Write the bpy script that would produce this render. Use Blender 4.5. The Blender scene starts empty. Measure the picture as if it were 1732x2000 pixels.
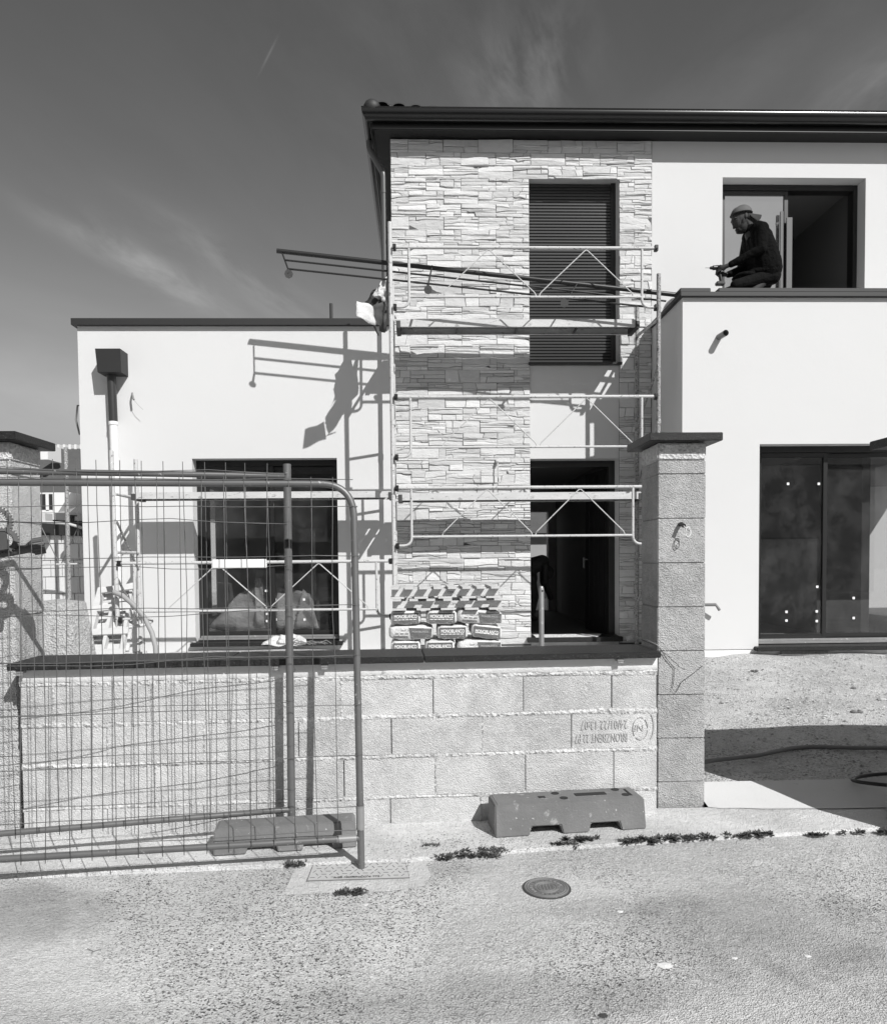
import bpy, bmesh, math, random
import numpy as np
from mathutils import Vector, Matrix
random.seed(7)
R_ = math.radians
S = bpy.context.scene
COL = S.collection

# ------------------------------------------------------------------ camera
YAW, PIT, ROL, CY0, FPX = -.02901, -.03623, -.00895, 1144.05, 1430.
def _cam():
    cy, sy = math.cos(YAW), math.sin(YAW); cp, sp = math.cos(PIT), math.sin(PIT); cr, sr = math.cos(ROL), math.sin(ROL)
    F = Vector((-sy*cp, cy*cp, sp)); rt = Vector((cy, sy, 0)); up = rt.cross(F)
    return cr*rt+sr*up, -sr*rt+cr*up, F
CR, CU, CF = _cam(); C0 = Vector((0, 0, 1.44))
cd = bpy.data.cameras.new("camera"); cam = bpy.data.objects.new("camera", cd); COL.objects.link(cam)
m = Matrix((CR, CU, -CF)).transposed().to_4x4(); m.translation = C0; cam.matrix_world = m
cd.sensor_fit = 'VERTICAL'; cd.sensor_height = 36; cd.lens = FPX/2000*36; cd.shift_y = (CY0-1000)/2000
cd.clip_start = .05; cd.clip_end = 2000
S.camera = cam
def ray(x, y): return CF+CR*((x-866)/FPX)-CU*((y-CY0)/FPX)
def Y(x, y, d): v = ray(x, y); return C0+v*(d/v.y)            # photo point on the vertical plane y = d
def G(x, y, z=0): v = ray(x, y); return C0+v*((z-1.44)/v.z)    # photo point on the level plane z

# ------------------------------------------------------------------ world, sun, exposure
SUN = Vector((-.66, 1, -1.02)).normalized()
W = bpy.data.worlds.new("World"); S.world = W; W.use_nodes = True
nt = W.node_tree; nt.nodes.clear()
def wn(t, **k):
    n = nt.nodes.new(t)
    for a, b in k.items(): setattr(n, a, b)
    return n
sky = wn('ShaderNodeTexSky', sky_type='NISHITA', sun_disc=False)
sky.sun_elevation = math.asin(-SUN.z); sky.sun_rotation = math.atan2(-SUN.x, -SUN.y)
sky.air_density = 1.0; sky.dust_density = 1.2; sky.ozone_density = 1.0
sep = wn('ShaderNodeSeparateColor'); nt.links.new(sky.outputs[0], sep.inputs[0])
def wmath(op, a, b=None, c=None):
    n = wn('ShaderNodeMath', operation=op)
    for i, v in enumerate((a, b, c)):
        if v is None: continue
        if isinstance(v, (int, float)): n.inputs[i].default_value = v
        else: nt.links.new(v, n.inputs[i])
    return n.outputs[0]
base = wmath('MULTIPLY', wmath('POWER', wmath('ADD', wmath('MULTIPLY', sep.outputs[0], .8), wmath('MULTIPLY', sep.outputs[1], .25)), 1.3), .80)
base = wmath('MINIMUM', base, 4.2)
tc = wn('ShaderNodeTexCoord')
def cloud(px, py, rx, ry, ang, amp, sc, stretch):
    d = ray(px, py).normalized(); up = Vector((0, 0, 1)); r = d.cross(up).normalized(); u = r.cross(d)
    a = R_(ang); e1 = r*math.cos(a)+u*math.sin(a); e2 = -r*math.sin(a)+u*math.cos(a)
    def dot(v):
        n = wn('ShaderNodeVectorMath', operation='DOT_PRODUCT'); nt.links.new(tc.outputs['Generated'], n.inputs[0]); n.inputs[1].default_value = v; return n.outputs['Value']
    x, y, zf = dot(e1), dot(e2), dot(d)
    q = wmath('ADD', wmath('POWER', wmath('ABSOLUTE', wmath('MULTIPLY', x, 1/rx)), 2.), wmath('POWER', wmath('ABSOLUTE', wmath('MULTIPLY', y, 1/ry)), 2.))
    g = wmath('MULTIPLY', wmath('EXPONENT', wmath('MULTIPLY', q, -1.)), wmath('GREATER_THAN', zf, 0.))
    cb = wn('ShaderNodeCombineXYZ'); nt.links.new(wmath('MULTIPLY', x, sc/stretch), cb.inputs[0]); nt.links.new(wmath('MULTIPLY', y, sc), cb.inputs[1]); cb.inputs[2].default_value = px*.01
    no = wn('ShaderNodeTexNoise'); no.inputs['Scale'].default_value = 1; no.inputs['Detail'].default_value = 9; no.inputs['Roughness'].default_value = .58; no.inputs['Distortion'].default_value = .35
    nt.links.new(cb.outputs[0], no.inputs['Vector'])
    mr = wn('ShaderNodeMapRange'); mr.inputs[1].default_value = .38; mr.inputs[2].default_value = .75; nt.links.new(no.outputs[0], mr.inputs[0])
    return wmath('MULTIPLY', wmath('MULTIPLY', g, mr.outputs[0]), amp)
cl = None
for a in ((525, 107, .016, .0011, 60, 1.1, 3, 1), (285, 520, .085, .018, -24, 2.0, 22, 2.6), (510, 560, .12, .020, -30, 1.2, 22, 3.5), (200, 480, .07, .012, -22, .9, 20, 3), (1030, 130, .05, .06, -60, 1.3, 18, 1.8),
          (1700, 190, .09, .035, 20, 1.2, 12, 2.), (400, 430, .30, .14, -32, .14, 9, 3), (820, 80, .22, .2, -50, .22, 11, 2), (60, 760, .3, .1, -8, .6, 8, 3), (1500, 110, .25, .05, 25, .4, 8, 3)):
    c = cloud(*a); cl = c if cl is None else wmath('ADD', cl, c)
tot = wmath('ADD', base, wmath('MULTIPLY', cl, 1.3))
cmb = wn('ShaderNodeCombineColor')
for i in range(3): nt.links.new(tot, cmb.inputs[i])
bg = wn('ShaderNodeBackground'); bg.inputs['Strength'].default_value = .1
wo = wn('ShaderNodeOutputWorld'); nt.links.new(cmb.outputs[0], bg.inputs[0]); nt.links.new(bg.outputs[0], wo.inputs[0])
sl = bpy.data.lights.new("sun", 'SUN'); sl.energy = 5.0; sl.angle = R_(.53); sl.color = (1, .995, .985)
so = bpy.data.objects.new("sun", sl); COL.objects.link(so); so.rotation_euler = (-SUN).to_track_quat('Z', 'Y').to_euler(); so.location = (6, -8, 12)
S.view_settings.view_transform = 'Standard'; S.view_settings.look = 'None'; S.view_settings.gamma = 1; S.view_settings.exposure = 0.0
S.render.resolution_x = 886; S.render.resolution_y = 1024

# ------------------------------------------------------------------ materials
MATS = {}
def mat(name, base=.5, rough=.7, metal=0, var=.0, vscale=3., bump=0, bscale=80, island=0., spots=None, bump2=None, emis=None, spec=.5, stains=None, stretch=None, coat=0):
    """base grey, large scale variation, fine bump, random value per island, spots=(scale,threshold,value)"""
    if name in MATS: return MATS[name]
    M = bpy.data.materials.new(name); M.use_nodes = True; t = M.node_tree; b = t.nodes['Principled BSDF']
    def N(ty, **k):
        n = t.nodes.new(ty)
        for a, v in k.items(): setattr(n, a, v)
        return n
    def L(a, c): t.links.new(a, c)
    def ma(op, a, c=None, clamp=False):
        n = N('ShaderNodeMath', operation=op, use_clamp=clamp)
        for i, v in enumerate((a, c)):
            if v is None: continue
            if isinstance(v, (int, float)): n.inputs[i].default_value = v
            else: L(v, n.inputs[i])
        return n.outputs[0]
    co = N('ShaderNodeTexCoord').outputs['Object']
    if stretch:
        mp = N('ShaderNodeMapping'); mp.inputs['Scale'].default_value = stretch; L(co, mp.inputs[0]); co = mp.outputs[0]
    def noise(sc, det=5, ro=.6):
        n = N('ShaderNodeTexNoise'); n.inputs['Scale'].default_value = sc; n.inputs['Detail'].default_value = det; n.inputs['Roughness'].default_value = ro; L(co, n.inputs['Vector']); return n.outputs[0]
    v = N('ShaderNodeValue').outputs[0]; v.default_value = base
    if var: v = ma('MULTIPLY', v, ma('ADD', ma('MULTIPLY', ma('SUBTRACT', noise(vscale), .5), var*3.), 1.))
    if island:
        g = N('ShaderNodeNewGeometry').outputs['Random Per Island']
        v = ma('MULTIPLY', v, ma('ADD', ma('MULTIPLY', ma('SUBTRACT', g, .5), island*2), 1.))
    def mixv(f, a, c):
        n = N('ShaderNodeMix', data_type='FLOAT'); L(f, n.inputs[0])
        for i, q in ((2, a), (3, c)):
            if isinstance(q, (int, float)): n.inputs[i].default_value = q
            else: L(q, n.inputs[i])
        return n.outputs[0]
    for s in (spots or []):
        sc, lo, hi, val = s
        mr = N('ShaderNodeMapRange'); mr.inputs[1].default_value = lo; mr.inputs[2].default_value = hi; L(noise(sc, 4, .65), mr.inputs[0])
        v = mixv(mr.outputs[0], v, val)
    cc = N('ShaderNodeCombineColor')
    for i in range(3): L(v, cc.inputs[i])
    L(cc.outputs[0], b.inputs['Base Color'])
    b.inputs['Roughness'].default_value = rough; b.inputs['Metallic'].default_value = metal; b.inputs['Specular IOR Level'].default_value = spec
    b.inputs['Coat Weight'].default_value = coat
    if bump or bump2:
        prev = None
        for (st, sc) in [q for q in ((bump, bscale), bump2) if q and q[0]]:
            bn = N('ShaderNodeBump'); bn.inputs['Strength'].default_value = min(1, st*1.0); bn.inputs['Distance'].default_value = .012 if sc > 30 else .04
            L(noise(sc, 6, .65), bn.inputs['Height'])
            if prev: L(prev, bn.inputs['Normal'])
            prev = bn.outputs[0]
        L(prev, b.inputs['Normal'])
    if emis: b.inputs['Emission Color'].default_value = (1, 1, 1, 1); b.inputs['Emission Strength'].default_value = emis
    MATS[name] = M; return M

def rough_mat(name, base, dark, light, agg, patch, bumpd=.01, fines=260, pits=.0, pitsc=60, island=0, agd=1., stains=(), fam=.55):
    """granular mineral surface: aggregate speckle, patches of dust, real bump"""
    M = bpy.data.materials.new(name); M.use_nodes = True; t = M.node_tree; b = t.nodes['Principled BSDF']; MATS[name] = M
    def N(ty, **k):
        n = t.nodes.new(ty)
        for a, v in k.items(): setattr(n, a, v)
        return n
    L = t.links.new
    co = N('ShaderNodeTexCoord').outputs['Object']
    def noise(sc, det=6, ro=.6, dist=0):
        n = N('ShaderNodeTexNoise'); n.inputs['Scale'].default_value = sc; n.inputs['Detail'].default_value = det; n.inputs['Roughness'].default_value = ro; n.inputs['Distortion'].default_value = dist; L(co, n.inputs['Vector']); return n.outputs[0]
    def vor(sc, out='Color'):
        n = N('ShaderNodeTexVoronoi'); n.inputs['Scale'].default_value = sc; L(co, n.inputs['Vector']); return n.outputs[out]
    def mr(v, a, c, d=0, e=1):
        n = N('ShaderNodeMapRange'); n.inputs[1].default_value = a; n.inputs[2].default_value = c; n.inputs[3].default_value = d; n.inputs[4].default_value = e; L(v, n.inputs[0]); return n.outputs[0]
    def mixv(f, a, c):
        n = N('ShaderNodeMix', data_type='FLOAT')
        for i, q in ((0, f), (2, a), (3, c)):
            if isinstance(q, (int, float)): n.inputs[i].default_value = q
            else: L(q, n.inputs[i])
        return n.outputs[0]
    def ma(op, a, c=None):
        n = N('ShaderNodeMath', operation=op)
        for i, v in enumerate((a, c)):
            if v is None: continue
            if isinstance(v, (int, float)): n.inputs[i].default_value = v
            else: L(v, n.inputs[i])
        return n.outputs[0]
    sc_ = N('ShaderNodeSeparateColor'); L(vor(agg), sc_.inputs[0])
    grain = sc_.outputs[0]
    fine = noise(fines, 3, .7)
    v = ma('MULTIPLY', ma('MULTIPLY', mixv(mr(noise(patch, 7, .66, .8), .36, .64), base*.80, base*1.13), mr(noise(patch*4.3, 6, .7, .5), .3, .7, .90, 1.08)), ma('ADD', ma('MULTIPLY', ma('SUBTRACT', fine, .5), fam), 1.))
    wear = mr(noise(patch*1.7, 6, .6, .3), .42, .6)
    if island: v = ma('MULTIPLY', v, ma('ADD', ma('MULTIPLY', ma('SUBTRACT', N('ShaderNodeNewGeometry').outputs['Random Per Island'], .5), island*2), 1.))
    v = mixv(ma('MULTIPLY', mr(grain, .78, .86), ma('ADD', ma('MULTIPLY', wear, .45*agd), .12*agd)), v, dark)
    v = mixv(ma('MULTIPLY', mr(grain, .16, .1), .5), v, light)
    if pits: v = mixv(ma('MULTIPLY', mr(noise(pitsc, 4, .7), .34, .30), pits), v, dark)
    if stains:
        sx = N('ShaderNodeSeparateXYZ'); L(co, sx.inputs[0])
        for (x, y, rx, ry, val) in stains:
            q = ma('ADD', ma('POWER', ma('ABSOLUTE', ma('DIVIDE', ma('SUBTRACT', sx.outputs[0], x), rx)), 2.), ma('POWER', ma('ABSOLUTE', ma('DIVIDE', ma('SUBTRACT', sx.outputs[1], y), ry)), 2.))
            f_ = mr(ma('ADD', q, ma('MULTIPLY', ma('SUBTRACT', noise(3.5, 7, .7, .6), .5), 3.2)), 1.4, .3)
            v = ma('MULTIPLY', v, mixv(f_, 1., val))
    cc = N('ShaderNodeCombineColor')
    for i in range(3): L(v, cc.inputs[i])
    L(cc.outputs[0], b.inputs['Base Color']); b.inputs['Roughness'].default_value = .93; b.inputs['Specular IOR Level'].default_value = .25
    b1 = N('ShaderNodeBump'); b1.inputs['Strength'].default_value = .9; b1.inputs['Distance'].default_value = bumpd; L(ma('ADD', ma('MULTIPLY', vor(agg, 'Distance'), 1.1), ma('MULTIPLY', noise(fines, 4, .75), .8)), b1.inputs['Height'])
    b2 = N('ShaderNodeBump'); b2.inputs['Strength'].default_value = .6; b2.inputs['Distance'].default_value = bumpd*3; L(noise(agg*.15, 5, .6), b2.inputs['Height']); L(b1.outputs[0], b2.inputs['Normal'])
    L(b2.outputs[0], b.inputs['Normal'])
    return M

def glass_mat(name, tint=.5, f0=.08, dirt=.06):
    M = bpy.data.materials.new(name); M.use_nodes = True; t = M.node_tree; t.nodes.clear(); MATS[name] = M
    N = t.nodes.new; L = t.links.new
    tr = N('ShaderNodeBsdfTransparent'); tr.inputs[0].default_value = (tint, tint, tint, 1)
    gl = N('ShaderNodeBsdfGlossy'); gl.inputs['Roughness'].default_value = .01
    fr = N('ShaderNodeFresnel'); fr.inputs[0].default_value = 1.52
    ma = N('ShaderNodeMath'); ma.operation = 'MULTIPLY_ADD'; L(fr.outputs[0], ma.inputs[0]); ma.inputs[1].default_value = 1.8; ma.inputs[2].default_value = f0-.04
    gm = N('ShaderNodeNewGeometry'); iv = N('ShaderNodeMath'); iv.operation = 'SUBTRACT'; iv.inputs[0].default_value = 1; L(gm.outputs['Backfacing'], iv.inputs[1])
    m0 = N('ShaderNodeMath'); m0.operation = 'MULTIPLY'; L(ma.outputs[0], m0.inputs[0]); L(iv.outputs[0], m0.inputs[1])
    mx = N('ShaderNodeMixShader'); L(m0.outputs[0], mx.inputs[0]); L(tr.outputs[0], mx.inputs[1]); L(gl.outputs[0], mx.inputs[2])
    df = N('ShaderNodeBsdfDiffuse'); df.inputs[0].default_value = (.6, .6, .6, 1)
    no = N('ShaderNodeTexNoise'); no.inputs['Scale'].default_value = 2.5; no.inputs['Detail'].default_value = 8; no.inputs['Roughness'].default_value = .7
    tcn = N('ShaderNodeTexCoord'); L(tcn.outputs['Object'], no.inputs['Vector'])
    mr = N('ShaderNodeMapRange'); mr.inputs[1].default_value = .45; mr.inputs[2].default_value = .8; mr.inputs[3].default_value = dirt*.4; mr.inputs[4].default_value = dirt*2; L(no.outputs[0], mr.inputs[0])
    m2 = N('ShaderNodeMixShader'); L(mr.outputs[0], m2.inputs[0]); L(mx.outputs[0], m2.inputs[1]); L(df.outputs[0], m2.inputs[2])
    o = N('ShaderNodeOutputMaterial'); L(m2.outputs[0], o.inputs[0]); return M

render_w = mat('white render', .64, .9, var=.016, vscale=.9, bump=.16, bscale=220, bump2=(.10, 1.6), spots=[(7, .70, .80, .58), (60, .74, .8, .5)])
stone_m = mat('cladding stone', .63, .9, var=.07, vscale=9, bump=.5, bscale=60, island=.15, spots=[(26, .62, .8, .50)], bump2=(.35, 14), stretch=(1, 1, 2.2))
joint_m = mat('cladding joint', .10, .95)
alu = mat('anthracite aluminium', .018, .32, var=.05, spec=.6)
alu_matt = mat('anthracite matt', .022, .55, var=.08)
sof_m = mat('dark soffit', .008, .6)
tile_m = mat('dark roof tile', .025, .6, var=.1)
granite = mat('dark granite', .020, .45, spec=.3, spots=[(120, .60, .68, .10), (150, .44, .38, .006)], var=.15, vscale=6, bump=.35, bscale=120)
glass = glass_mat('window glass', .78, .06, .03)
glass_up = glass_mat('upper window glass', .35, .93, .05)
galv = mat('galvanised steel', .30, .42, metal=.35, var=.14, vscale=8, spots=[(30, .6, .72, .55), (46, .32, .28, .10)])
galv_f = mat('fence steel', .15, .45, metal=.35, var=.12, vscale=7, spots=[(40, .66, .72, .45), (60, .30, .26, .1)])
wire_m = mat('fence wire', .13, .5, metal=.3)
scaf = mat('scaffold tube', .52, .55, metal=.0, var=.10, vscale=9, spots=[(34, .58, .66, .16), (70, .62, .68, .8)])
scaf_dk = mat('stained scaffold tube', .30, .6, metal=.0, var=.2, vscale=9, spots=[(40, .52, .6, .10), (60, .60, .66, .7)])
deck_m = mat('scaffold deck', .55, .55, var=.15, vscale=5, spots=[(12, .6, .66, .30), (40, .62, .68, .75)], stretch=(1, 3, 3))
deck_u = mat('perforated deck steel', .05, .6, var=.2)
blk = mat('black metal', .02, .4, spec=.5)
block_m = rough_mat('concrete block', .545, .25, .7, 150, 2.2, .0035, 240, pits=.35, pitsc=90, island=.07, agd=.4)
block_d = rough_mat('pillar concrete block', .46, .15, .58, 150, 2.2, .006, 240, pits=.6, pitsc=100, island=.05, agd=.6)
mortar_m = rough_mat('mortar', .68, .4, .74, 60, 4, .012, 120)
street_m = rough_mat('street surface', .60, .12, .88, 170, .6, .006, 260, agd=1.9, fam=1.1, stains=[(x, y+28.025, rx, ry, v_) for x, y, rx, ry, v_ in ((-1.75, 3.0, .5, .26, .64), (-.2, 3.1, .5, .16, 1.08), (-.5, 2.65, .7, .28, 1.07), (1.35, 2.75, .55, .35, .74), (1.9, 2.35, .7, .25, .78), (.25, 2.35, .8, .14, .76), (-1.2, 2.25, .5, .12, .86), (.75, 2.95, .35, .1, .88), (1.75, 3.35, .35, .12, 1.06), (.1, 3.36, .25, .07, .82))])
pave_m = rough_mat('concrete pavement', .68, .28, .76, 160, 1.1, .006, 240)
yard_m = rough_mat('yard earth', .63, .14, .78, 90, .9, .012, 200, agd=1.6, fam=.9)
slab_m = mat('pale concrete slab', .60, .9, var=.06, vscale=2.5, bump=.3, bscale=90, spots=[(14, .68, .74, .4)])
rubber = mat('recycled plastic block', .16, .75, var=.25, vscale=5, bump=.35, bscale=70, spots=[(16, .62, .72, .34), (50, .66, .7, .45)])
iron = mat('cast iron', .16, .65, metal=.2, var=.2, vscale=20, spots=[(60, .6, .7, .32)], bump=.4, bscale=150)
wood = mat('pallet timber', .55, .8, var=.14, vscale=5, bump=.4, bscale=50, spots=[(10, .62, .72, .38)], stretch=(1, 1, 4), island=.12)
bag_m = mat('white plastic sack', .70, .42, var=.05, bump2=(.9, 13), bump=.2, bscale=35)
print_m = mat('grey sack print', .13, .4, var=.25, vscale=14, bump2=(.6, 16), spots=[(30, .64, .74, .4)])
ink = mat('white lettering', .8, .5)
inkd = mat('dark stamp ink', .05, .8)
fabric_l = mat('light woven sack', .62, .8, var=.06, bump=.3, bscale=160, bump2=(.6, 12))
fabric_d = mat('dark woven sack', .06, .8, var=.1)
film = mat('plastic film', .42, .3, var=.1, bump2=(.8, 7), bump=.3, bscale=30)
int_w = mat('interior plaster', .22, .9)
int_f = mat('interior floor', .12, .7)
paper = mat('white rag', .8, .8, bump2=(1, 25))
foam_w = mat('white cylinder paint', .78, .5)
pvc_d = mat('dark pvc', .035, .35)
pvc_w = mat('white pvc', .8, .4, var=.02)
hose_m = mat('grey corrugated conduit', .22, .6)
wire_w = mat('pale cable', .5, .5)
neigh_w = mat('neighbour render', .68, .9, var=.03)
neigh_t = mat('neighbour roof tiles', .085, .85, var=.15, vscale=4, bump=.6, bscale=12)
weed_m = mat('weed leaves', .07, .7, island=.4)
skin_m = mat('skin', .045, .7, spec=.3); shirt_m = mat('dark sweatshirt', .006, .9, bump2=(1., 16), spec=.1); jeans_m = mat('work trousers', .012, .95, spec=.05, var=.2, vscale=14, bump2=(.7, 12))
cap_m = mat('grey cap', .095, .8, var=.08); hair_m = mat('dark beard', .015, .8, bump=.5, bscale=120)
mix_m = mat('painted mixer steel', .065, .5, var=.15, vscale=8, spots=[(22, .62, .7, .16)])
opp_w = mat('opposite house render', .22, .9, var=.05)
plint = mat('white plinth', .78, .8)

# ------------------------------------------------------------------ mesh helpers
WL = {}
class MB:
    def __init__(s): s.v = []; s.f = []
    def add(s, vs, fs):
        o = len(s.v); s.v += [tuple(v) for v in vs]; s.f += [tuple(i+o for i in f) for f in fs]; return s
    def box(s, x0, x1, y0, y1, z0, z1):
        return s.add([(x0, y0, z0), (x1, y0, z0), (x1, y1, z0), (x0, y1, z0), (x0, y0, z1), (x1, y0, z1), (x1, y1, z1), (x0, y1, z1)],
                     [(0, 3, 2, 1), (4, 5, 6, 7), (0, 1, 5, 4), (1, 2, 6, 5), (2, 3, 7, 6), (3, 0, 4, 7)])
    def hexa(s, p): return s.add(p, [(0, 3, 2, 1), (4, 5, 6, 7), (0, 1, 5, 4), (1, 2, 6, 5), (2, 3, 7, 6), (3, 0, 4, 7)])
    def obox(s, c, ax, ay, az):
        c, ax, ay, az = map(Vector, (c, ax, ay, az))
        return s.hexa([c-ax-ay-az, c+ax-ay-az, c+ax+ay-az, c-ax+ay-az, c-ax-ay+az, c+ax-ay+az, c+ax+ay+az, c-ax+ay+az])
    def tube(s, pts, r, n=12, cap=True):
        pts = [Vector(p) for p in pts]; rr = r if isinstance(r, (list, tuple)) else [r]*len(pts)
        prev = None; vs = []; fs = []
        for i, p in enumerate(pts):
            t = (pts[min(i+1, len(pts)-1)]-pts[max(i-1, 0)]).normalized()
            if prev is None:
                a = t.orthogonal().normalized()
            else:
                a = (prev-t*prev.dot(t)).normalized()
            prev = a; b = t.cross(a)
            for k in range(n):
                q = 2*math.pi*k/n; vs.append(p+(a*math.cos(q)+b*math.sin(q))*rr[i])
        for i in range(len(pts)-1):
            for k in range(n):
                fs.append((i*n+k, i*n+(k+1) % n, (i+1)*n+(k+1) % n, (i+1)*n+k))
        if cap: fs.append(tuple(range(n-1, -1, -1))); fs.append(tuple((len(pts)-1)*n+k for k in range(n)))
        return s.add(vs, fs)
    def prism(s, poly, d0, d1, fr):
        """polygon (a,b) pairs; fr(a,b,d) -> point"""
        n = len(poly)
        return s.add([fr(a, b, d0) for a, b in poly]+[fr(a, b, d1) for a, b in poly],
                     [tuple(range(n-1, -1, -1)), tuple(range(n, 2*n))]+[(i, (i+1) % n, n+(i+1) % n, n+i) for i in range(n)])
    def ball(s, c, rx, ry, rz, n=10, m=7):
        vs = [(c[0], c[1], c[2]-rz)]; fs = []
        for j in range(1, m):
            a = -math.pi/2+math.pi*j/m
            for i in range(n):
                q = 2*math.pi*i/n; vs.append((c[0]+rx*math.cos(a)*math.cos(q), c[1]+ry*math.cos(a)*math.sin(q), c[2]+rz*math.sin(a)))
        vs.append((c[0], c[1], c[2]+rz)); e = len(vs)-1
        for i in range(n):
            fs.append((0, 1+(i+1) % n, 1+i)); fs.append((e, e-n+i, e-n+(i+1) % n))
            for j in range(m-2): fs.append((1+j*n+i, 1+j*n+(i+1) % n, 1+(j+1)*n+(i+1) % n, 1+(j+1)*n+i))
        return s.add(vs, fs)
    def build(s, name, m_, parent=None, smooth=False, bevel=0, recalc=True):
        me = bpy.data.meshes.new(name)
        if parent is None or True:
            a = np.array(s.v); c = Vector(((a[:, 0].min()+a[:, 0].max())/2, (a[:, 1].min()+a[:, 1].max())/2, a[:, 2].min()))
        me.from_pydata([tuple(Vector(v)-c) for v in s.v], [], s.f); 
        if recalc or bevel:
            bm = bmesh.new(); bm.from_mesh(me)
            bmesh.ops.recalc_face_normals(bm, faces=bm.faces)
            if bevel: bmesh.ops.bevel(bm, geom=[e for e in bm.edges if e.calc_face_angle(0) > .6], offset=bevel, segments=2, affect='EDGES', clamp_overlap=True)
            bm.to_mesh(me); bm.free()
        if smooth:
            me.polygons.foreach_set('use_smooth', [True]*len(me.polygons))
            if smooth != 'all': me.set_sharp_from_angle(angle=R_(40))
        me.materials.append(m_); me.update()
        o = bpy.data.objects.new(name, me); COL.objects.link(o)
        w = c; WL[o.name] = w
        if parent is not None: o.parent = parent; o.location = w-WL[parent.name]
        else: o.location = w
        return o
def tag(o, label=None, cat=None, group=None, kind=None):
    for k, v in (('label', label), ('category', cat), ('group', group), ('kind', kind)):
        if v: o[k] = v
    return o
def thing(name, loc, label, cat, group=None):
    o = bpy.data.objects.new(name, None); COL.objects.link(o); o.location = loc; WL[o.name] = Vector(loc); o.empty_display_size = .2
    return tag(o, label, cat, group)
def kids(o): return [c for c in bpy.data.objects if c.parent == o]
def copy_tree(o, parent=None, dl=None):
    ch = kids(o); c = o.copy(); COL.objects.link(c)
    if parent: c.parent = parent
    if dl is not None: c.location = o.location+Vector(dl)
    for k in ch: copy_tree(k, c)
    return c
def text(s, size, o, right, up, m_, parent=None, name='lettering', depth=.0012, wx=1., bold=0, center=False):
    cu = bpy.data.curves.new('t', 'FONT'); cu.body = s; cu.size = size; cu.extrude = depth; cu.resolution_u = 3; cu.offset = bold
    if center: cu.align_x = 'CENTER'
    ob = bpy.data.objects.new('t', cu); COL.objects.link(ob)
    bpy.context.view_layer.update()
    me = bpy.data.meshes.new_from_object(ob.evaluated_get(bpy.context.evaluated_depsgraph_get()))
    bpy.data.objects.remove(ob)
    right = Vector(right).normalized(); up = Vector(up).normalized(); nn = right.cross(up)
    b = MB(); b.add([Vector(o)+right*v.co.x*wx+up*v.co.y+nn*v.co.z for v in me.vertices], [tuple(p.vertices) for p in me.polygons])
    return b.build(name, m_, parent, recalc=False)
def jit(a): return random.uniform(-a, a)
def remesh(o, vox, sm=4):
    md = o.modifiers.new('r', 'REMESH'); md.mode = 'VOXEL'; md.voxel_size = vox; md.use_smooth_shade = True
    s_ = o.modifiers.new('s', 'SMOOTH'); s_.iterations = sm; s_.factor = .5
    bpy.context.view_layer.update()
    me = bpy.data.meshes.new_from_object(o.evaluated_get(bpy.context.evaluated_depsgraph_get()))
    mm = o.data.materials[0]; o.modifiers.clear(); o.data = me
    if not me.materials: me.materials.append(mm)
    me.polygons.foreach_set('use_smooth', [True]*len(me.polygons)); me.update()
    return o
def bend(pts, r=.06, n=6):
    """polyline with rounded corners"""
    pts = [Vector(p) for p in pts]; out = [pts[0]]
    for i in range(1, len(pts)-1):
        a, b, c = pts[i-1], pts[i], pts[i+1]; u = (a-b).normalized(); w = (c-b).normalized(); p0 = b+u*r; p1 = b+w*r
        for k in range(n+1):
            t = k/n; out.append(p0*(1-t)**2+b*2*t*(1-t)+p1*t*t)
    out.append(pts[-1]); return out

# ------------------------------------------------------------------ ground
g = MB(); g.add([(-70, -60, 0), (70, -60, 0), (70, 3.95, 0), (-70, 3.95, 0)], [(0, 1, 2, 3)])
tag(g.build('street', street_m), kind='structure')
kerb = [(-70, 3.02), (-2.2, 3.33), (-.1, 3.44), (.1, 3.47), (.5, 3.53), (1.4, 3.63), (2.43, 3.72), (4, 3.9), (70, 9)]
g = MB(); n = len(kerb)
g.add([(x, y, .018) for x, y in kerb]+[(x, max(4.06, y+.3), .02) for x, y in kerb]+[(x, y-.012, -.02) for x, y in kerb],
      [(i, i+1, n+i+1, n+i) for i in range(n-1)]+[(2*n+i, 2*n+i+1, i+1, i) for i in range(n-1)])
tag(g.build('pavement', pave_m), kind='structure')
# yard: rises from the gate to the house
def yz(x, y): return .055+(.322-.055)*min(1, max(0, (y-4.3)/3.6))+.012*math.sin(x*2.1+y*1.3)+.008*math.sin(x*5.3-y*3.7)
g = MB(); xs = [-60, -30, -12]+[-6+.15*i for i in range(101)]+[14, 30, 60]; ys = [4.32+.12*i for i in range(40)]+[9.5, 11, 14, 20, 40, 90, 300]
for yv in ys:
    for xv in xs:
        h = yz(xv, yv)
        if 4.5 < yv < 8.3 and -6 < xv < 9: h += random.gauss(0, .003)
        h += .035*math.exp(-((xv-3.65)/.28)**2-((yv-8.0)/.22)**2)
        g.v.append((xv, yv, h))
nx = len(xs)
for j in range(len(ys)-1):
    for i in range(nx-1): g.f.append((j*nx+i, j*nx+i+1, (j+1)*nx+i+1, (j+1)*nx+i))
tag(g.build('yard_ground', yard_m, smooth='all'), kind='structure')
g = MB(); g.add([(1.607, 4.06, .023), (2.9, 3.99, .026), (2.9, 4.325, .085), (1.60, 4.33, .082), (2.9, 4.33, 0), (1.60, 4.335, 0), (1.66, 4.035, .023), (1.78, 4.03, .024), (1.9, 4.008, .024), (2.3, 3.99, .025)], [(0, 6, 7, 8, 9, 1, 2, 3), (3, 2, 4, 5)])
tag(g.build('gate_threshold_slab', slab_m), kind='structure')

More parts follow.
